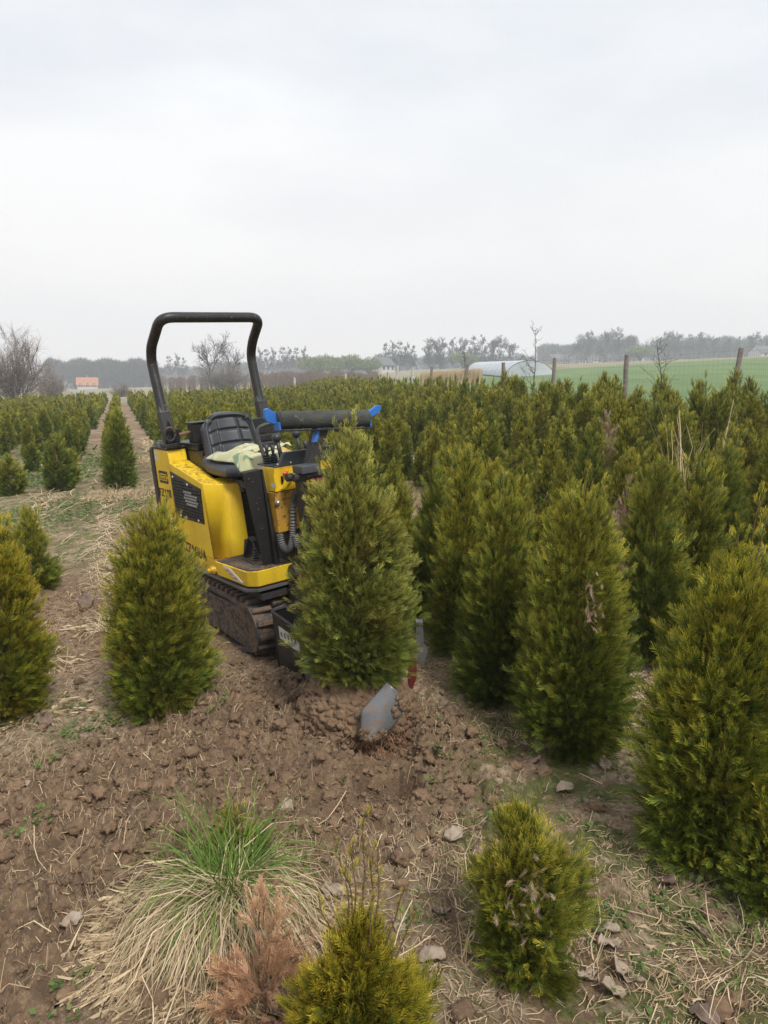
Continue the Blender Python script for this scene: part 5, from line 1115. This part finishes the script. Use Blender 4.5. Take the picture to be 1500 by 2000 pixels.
def settle(V, x0, y0, lift=.006):
    """keep blades above the ground"""
    z = ground(V[:, 0] + x0, V[:, 1] + y0, False); V[:, 2] = np.maximum(V[:, 2], z + lift + .02 * _h(V[:, 0] * 997, V[:, 1] * 991, V[:, 2] * 0, 3)); return V
def tuft(px, py, label, n_dry, n_green, L, seed, spread=.06, wd=.004, lean_=(.15, 1.2), droop=(1.2, 2.6), loc=None, az0=None, azs=1.0, name='grass_tuft', gl=(.05, .7), bias=False):
    p = np.array(loc) if loc is not None else g(px, py); z0 = gz(p[0], p[1]); rs = np.random.default_rng(seed); t = empty(name, (p[0], p[1], z0)); tag(t, label, 'grass tuft')
    def part(nm, n_, L_, mat, ln, dp, w_):
        r_ = spread * np.sqrt(rs.random(n_)); a = rs.random(n_) * 6.28; az = a + rs.normal(0, .5, n_) if az0 is None else az0 + rs.normal(0, azs, n_)
        if bias and nm == 'dry_blades': az = np.where(rs.random(n_) < .58, -2.35, -.55) + rs.normal(0, .46, n_); az = np.where(rs.random(n_) < .14, rs.random(n_) * 6.28, az)
        B = np.stack([r_ * np.cos(a), r_ * np.sin(a), np.zeros(n_)], 1); V, Q, tt = blades(n_, B, L_ * rs.uniform(.5, 1.15, n_), ln, w_ * rs.uniform(.6, 1.3, n_), dp, rs, az=az)
        V[:, 2] += z0; V = settle(V, p[0], p[1]); V[:, 2] -= z0; npobj(nm, V, Q, M[mat], t, tt)
    if n_dry: part('dry_blades', n_dry, L, 'straw', lean_, droop, wd)
    if n_green: part('green_blades', n_green, L * .66, 'greenblade', gl, (.2, 1.7), wd * 1.5)
    return t
MT = tuft(0, 0, 'large drooping tussock of straw coloured and green grass in the left foreground', 2900, 520, .58, 1, .06, .0036, (.0, .85), (1.6, 3.4), (-.47, 1.98), gl=(.0, .38), bias=True)
(v, q, tp), br = crown(.20, .07, EGG, 30, 500, .04, 0, 71, leaders=0); sm = empty('thuja_shrub', (-.47, 2.16, gz(-.47, 2.16))); tag(sm, 'tiny thuja swallowed by the large drooping grass tussock', 'shrub'); npobj('crown', v, q, M['thuja'], sm, tp); v, q = tubeN(trunk_paths(.3, br, 2, r0=.005)); npobj('trunk', v, q, M['trunk'], sm)
tuft(85, 1300, 'bent dry grass stems beside the bronze thuja at the left edge', 46, 0, .42, 2, .07, .0055, (.1, .7), (1.5, 3.2), None, -1.2, 1.0)
tuft(212, 1235, 'dry grass leaning out from the left side of the egg shaped thuja', 90, 6, .36, 3, .06, .005, (.2, .9), (1.2, 2.4), None, 2.8, .8)
tuft(222, 972, 'thick pale grass tuft round the foot of the tall thuja left of the machine', 620, 30, .40, 4, .16, .0055, (.1, .8), (1.0, 2.6))
tuft(290, 962, 'pale dry grass heap behind the left rear corner of the machine', 620, 20, .42, 5, .30, .006, (.3, 1.1), (1.0, 2.4))
tuft(268, 900, 'dry grass strip beside the tall thuja, farther down the row', 500, 20, .38, 6, .35, .007, (.3, 1.1), (1.0, 2.4))
tuft(1262, 1395, 'long arching dry grass between the bushy and the golden thuja', 110, 4, .46, 7, .06, .0055, (.2, .9), (1.1, 2.6), None, 2.6, .9)
tuft(1345, 1010, 'upright clump of pale stiff stalks between thujas on the right', 70, 0, 1.2, 8, .07, .009, (0, .10), (.0, .25), (2.38, 5.7, 0))
tuft(1450, 1880, 'thin yellowish straw tangle near the lower right corner', 70, 30, .30, 9, .10, .0035, (.4, 1.3), (.8, 2.0))
tuft(330, 1470, 'flattened straw lying in front of the egg shaped thuja', 130, 6, .26, 10, .13, .0032, (1.0, 1.5), (.6, 1.4))
tuft(1420, 1640, 'straw caught under the large golden thuja', 120, 6, .3, 11, .16, .0035, (.9, 1.5), (.6, 1.5), None, 3.2, .9)
tuft(60, 1405, 'matted straw and weeds at the left edge below the bronze thuja', 90, 26, .28, 12, .12, .0035, (.8, 1.5), (.6, 1.5))
for px, py, n_, L_, lab in [(912, 1905, 9, .30, 'upright dry stalks on the left side of the ragged foreground thuja'), (1140, 1885, 8, .34, 'upright dry stalks on the right side of the ragged foreground thuja'), (1030, 1930, 7, .20, 'short dry stalks in front of the ragged foreground thuja')]:
    tuft(px, py, lab, n_, 0, L_, int(px), .05, .0048, (0, .22), (0, .35), name='dry_stalks')
# straw scattered everywhere on the soil
def litter(name, label, n_, xr, yr, L, wd, seed, mat='straw_old', dens=None, zoff=.006):
    rs = np.random.default_rng(seed); x_ = rs.uniform(*xr, n_ * 3); y_ = yr[0] + (yr[1] - yr[0]) * rs.random(n_ * 3) ** 1.25
    w_ = dens(x_, y_) if dens else np.ones(len(x_)); k = rs.random(len(x_)) < w_; x_, y_ = x_[k][:n_], y_[k][:n_]; n_ = len(x_); L_ = L * rs.uniform(.35, 1.3, n_) * (1 + .0 * y_); az = rs.random(n_) * 6.28; seg = 3; cv = rs.normal(0, .5, n_); pts = []
    s = np.linspace(0, 1, seg + 1); wz = wd * rs.uniform(.6, 1.4, n_) * np.maximum(1, y_ / 4)
    for i in range(seg + 1):
        a = az + cv * (s[i] - .5); xx = x_ + L_ * (s[i] - .5) * np.cos(a); yy = y_ + L_ * (s[i] - .5) * np.sin(a); pts.append((xx, yy))
    tilt = rs.uniform(0, .35, n_) * L_; Vs = []
    for i, (xx, yy) in enumerate(pts):
        z = ground(xx, yy) + zoff + tilt * (s[i] if True else 0); nx_, ny_ = -np.sin(az), np.cos(az); Vs.append(np.stack([np.stack([xx - nx_ * wz / 2, yy - ny_ * wz / 2, z], 1), np.stack([xx + nx_ * wz / 2, yy + ny_ * wz / 2, z + .001], 1)], 1))
    V = np.stack(Vs, 1).reshape(-1, 3); b_ = (np.arange(n_) * (seg + 1) * 2)[:, None] + np.arange(seg)[None] * 2; Q = np.stack([b_, b_ + 1, b_ + 3, b_ + 2], -1).reshape(-1, 4)
    o = npobj(name, V, Q, M[mat], None, np.repeat(rs.random((n_, 3)), (seg + 1) * 2, 0)); tag(o, label, 'litter', None, 'stuff'); return o
dn = lambda x, y: np.clip(sst(.36, .62, fbm(x * 2.2, y * 2.2, 3, 33)) * (1 - .72 * np.clip(blob(x, y, -.5, 2.9, .4, .9) + blob(x, y, -1.3, 2.2, .5, .9), 0, 1)) + .12, 0, 1)
litter('straw_litter', 'thin old straw bits scattered over the soil', 52000, (-2.4, 2.2), (1.35, 6.2), .042, .0015, 41, 'straw_old', dn)
litter('straw_litter', 'longer pale straws lying loose on the soil', 1300, (-2.4, 2.2), (1.35, 6.2), .15, .0023, 42, 'straw', dn)
litter('path_straw', 'pale trampled straw along the paths between rows', 26000, (-6.5, -1.2), (5.5, 30), .20, .0028, 43, 'straw', lambda x, y: np.clip(1 - np.abs(((.943 * x + .334 * y + .3) % .8) - .0) / .35, .05, 1) * (1 - sst(.4, .9, .943 * x + .334 * y - .3)))
# crumbled clods
rs = np.random.default_rng(44); n_ = 9000; x_ = rs.uniform(-2.4, 2.0, n_ * 4); y_ = rs.uniform(1.35, 6, n_ * 4)
w_ = .06 + 1.0 * blob(x_, y_, -.35, 2.95, .5, 1.05) + .55 * blob(x_, y_, -1.2, 2.3, .5, 1.1) + .3 * blob(x_, y_, -2.1, 4.6, .4, 1.3) + .6 * blob(x_, y_, .05, 2.7, .2, .5); k = rs.random(n_ * 4) < w_; x_, y_ = x_[k][:n_], y_[k][:n_]; n_ = len(x_)
sz = .004 + .010 * rs.random(n_) ** 3 + .020 * (rs.random(n_) < .035); protos = [lumpy(IV1, 2.6, .55, 80 + i) for i in range(6)]; Vs, Qs, off = [], [], 0; zz_ = ground(x_, y_)
for i in range(n_):
    a, b2_ = rs.random() * 6.28, rs.random() * 3; ca, sa = math.cos(a), math.sin(a); v = protos[i % 6] * np.array([1, .8 + .4 * rs.random(), .7]); v = np.stack([ca * v[:, 0] - sa * v[:, 1], sa * v[:, 0] + ca * v[:, 1], v[:, 2]], 1) * sz[i]; Vs.append(v + np.array([x_[i], y_[i], zz_[i] + sz[i] * .25])); Qs.append(IF1 + off); off += len(v)
o = npobj('soil_clods', np.concatenate(Vs), np.concatenate(Qs), M['clod'], None, None, False); tag(o, 'loose brown clods of dug soil', 'soil', None, 'stuff')
# low weeds
rs = np.random.default_rng(45); cl_ = []
for px, py, n_, sp_ in [(155, 1430, 26, .12), (225, 1405, 14, .08), (90, 1485, 14, .08), (145, 1390, 14, .08), (80, 1620, 5, .03), (30, 1655, 4, .03), (420, 1405, 8, .05), (870, 1530, 6, .04), (810, 1805, 8, .05), (860, 1490, 8, .08), (1215, 1500, 8, .06), (1210, 1850, 10, .07), (1395, 1750, 18, .12), (1490, 1760, 18, .12), (150, 1950, 10, .06), (100, 930, 320, .9), (190, 990, 200, .7), (30, 1010, 240, .7), (120, 1010, 200, .8), (160, 900, 260, 1.0), (60, 880, 300, 1.6), (10, 940, 200, .9), (150, 1085, 16, .2), (600, 1665, 8, .05), (940, 1620, 6, .05), (1150, 1620, 8, .1), (1300, 1790, 14, .1), (1250, 1960, 10, .1), (700, 1480, 8, .1), (960, 1440, 18, .2)]:
    p = g(px, py); cl_ += [(p[0] + rs.normal(0, sp_ * .6), p[1] + rs.normal(0, sp_ * .8), .6 + .9 * rs.random()) for _ in range(n_)]
cl_ += [(rs.uniform(-2.2, 2), rs.uniform(1.5, 6), .5) for _ in range(260)]
V, T = [], []
for cx, cy, s_ in cl_:
    cz = float(ground(np.array([cx]), np.array([cy]))[0]); far_ = max(1, cy / 5)
    for j in range(int(rs.integers(5, 11))):
        a = rs.random() * 6.28; l_ = .012 * s_ * far_ * rs.uniform(.6, 1.4); st = np.array([math.cos(a), math.sin(a), rs.uniform(.1, .9)]); o_ = np.array([cx, cy, cz + .004]) + st * l_ * rs.uniform(.2, 1.3); sd_ = np.array([-math.sin(a), math.cos(a), rs.normal(0, .3)]) * l_ * .42
        V += [o_, o_ + st * l_ * .5 + sd_, o_ + st * l_ + np.array([0, 0, -.2 * l_]), o_ + st * l_ * .5 - sd_]; T += [[0, rs.random(), 0]] * 4
V = np.array(V); o = npobj('low_weeds', V, np.arange(len(V)).reshape(-1, 4), M['weed'], None, np.array(T)); tag(o, 'small green weeds sprouting in patches', 'weeds', None, 'stuff')
# individual dead leaves
LV = [(48, 1545, 32, 0, 'crumpled dry leaf on bare soil near the left edge'), (142, 1832, 44, 0, 'tan dead leaf on the soil left of the big tussock'), (232, 1925, 36, 0, 'dead leaf half under the straw tips of the tussock'), (560, 1590, 42, 0, 'dead leaf tucked at the upper right of the tussock'), (652, 1762, 55, 0, 'large grey brown leaf between the tussock and the golden thuja'), (780, 1815, 44, 0, 'folded pale leaf above and right of the golden foreground thuja'),
      (842, 1885, 60, 0, 'curled grey leaf between the golden and the ragged foreground thujas'), (885, 1643, 52, 0, 'pale crinkled leaf left of the ragged thuja'), (862, 1792, 40, 1, 'flat brown leaf left of the ragged thuja, under the curled ones'), (1042, 1500, 36, 1, 'reddish brown leaf on moss below the bushy thuja'), (1180, 1504, 36, 0, 'silvery dead leaf at the foot of the bushy thuja'), (1103, 1552, 42, 0, 'white edged crinkled leaf on pale clay above the ragged thuja'),
      (1188, 1830, 46, 0, 'upright crumpled leaf right of the ragged thuja'), (1192, 1858, 54, 0, 'dead leaf just below the upright crumpled one'), (1150, 1912, 46, 0, 'pale leaf at the lower right foot of the ragged thuja'), (1220, 1908, 66, 0, 'largest light brown leaf near the bottom right'), (1196, 1944, 52, 0, 'scalloped leaf below the largest light brown one'), (1300, 1735, 44, 1, 'folded dark grey leaf on straw at right'), (1375, 1985, 60, 1, 'dark leaf at the bottom edge near the right corner'), (1365, 1822, 60, 1, 'broad brown leaf lying on green moss at right'), (985, 1925, 44, 1, 'brown leaf hidden beneath the ragged thuja'), (1272, 1512, 34, 0, 'pale stone like leaf under the golden thuja'), (170, 1190, 44, 1, 'yellowish dead leaf lying in the soil lane left of the egg shaped thuja'), (90, 1425, 44, 1, 'dark crumpled leaf among weeds at the left edge')]
for i_, (px, py, w_, dk, lab) in enumerate(LV):
    p = g(px, py, 0); D = np.linalg.norm(p - np.array([0, 0, CAM_H])); L_ = .82 * w_ / F_PX * D; rs = np.random.default_rng(300 + i_); V = []; N_ = 9
    for j in range(N_):
        for k in range(7):
            u, v_ = j / (N_ - 1), k / 6 * 2 - 1; hw = .34 * math.sin(math.pi * min(1, u * .93 + .06)) ** .7 * (1 + .16 * math.sin(u * 19 + i_)); x_, y_ = (u - .5) * L_, v_ * hw * L_
            V.append((x_, y_, L_ * (.16 * v_ * v_ + .10 * math.sin(u * 5 + i_) + .05 * math.sin(v_ * 5 + u * 9 + i_ * 2) + .04 * rs.normal())))
    F = [(j * 7 + k, j * 7 + k + 1, (j + 1) * 7 + k + 1, (j + 1) * 7 + k) for j in range(N_ - 1) for k in range(6)]
    o = npobj('dead_leaf', np.array(V), np.array(F), M['leaf2' if dk else 'leaf'], None, None, True); md = o.modifiers.new('solid', 'SOLIDIFY'); md.thickness = .0008
    o.location = (p[0], p[1], float(ground(np.array([p[0]]), np.array([p[1]]))[0]) + .10 * L_ + .004); o.rotation_euler = (rs.normal(.0, .25), rs.normal(0, .2), rs.random() * 6.28); tag(o, lab, 'leaf')
# haze: the air the far trees fade into
b = MB(); b.b2(-700, 700, -60, 520, -18, 46)
hz = bpy.data.materials.new('haze'); hz.use_nodes = True; t_ = hz.node_tree; t_.nodes.clear(); ou = t_.nodes.new('ShaderNodeOutputMaterial'); pv = t_.nodes.new('ShaderNodeVolumePrincipled')
pv.inputs['Color'].default_value = (.86, .93, 1, 1); pv.inputs['Density'].default_value = .0013; pv.inputs['Anisotropy'].default_value = 0.0; t_.links.new(pv.outputs[0], ou.inputs['Volume']); M['haze'] = hz
HZ = b.build('haze', 'haze'); tag(HZ, kind='stuff'); HZ['label'] = 'thin grey spring haze over the fields'
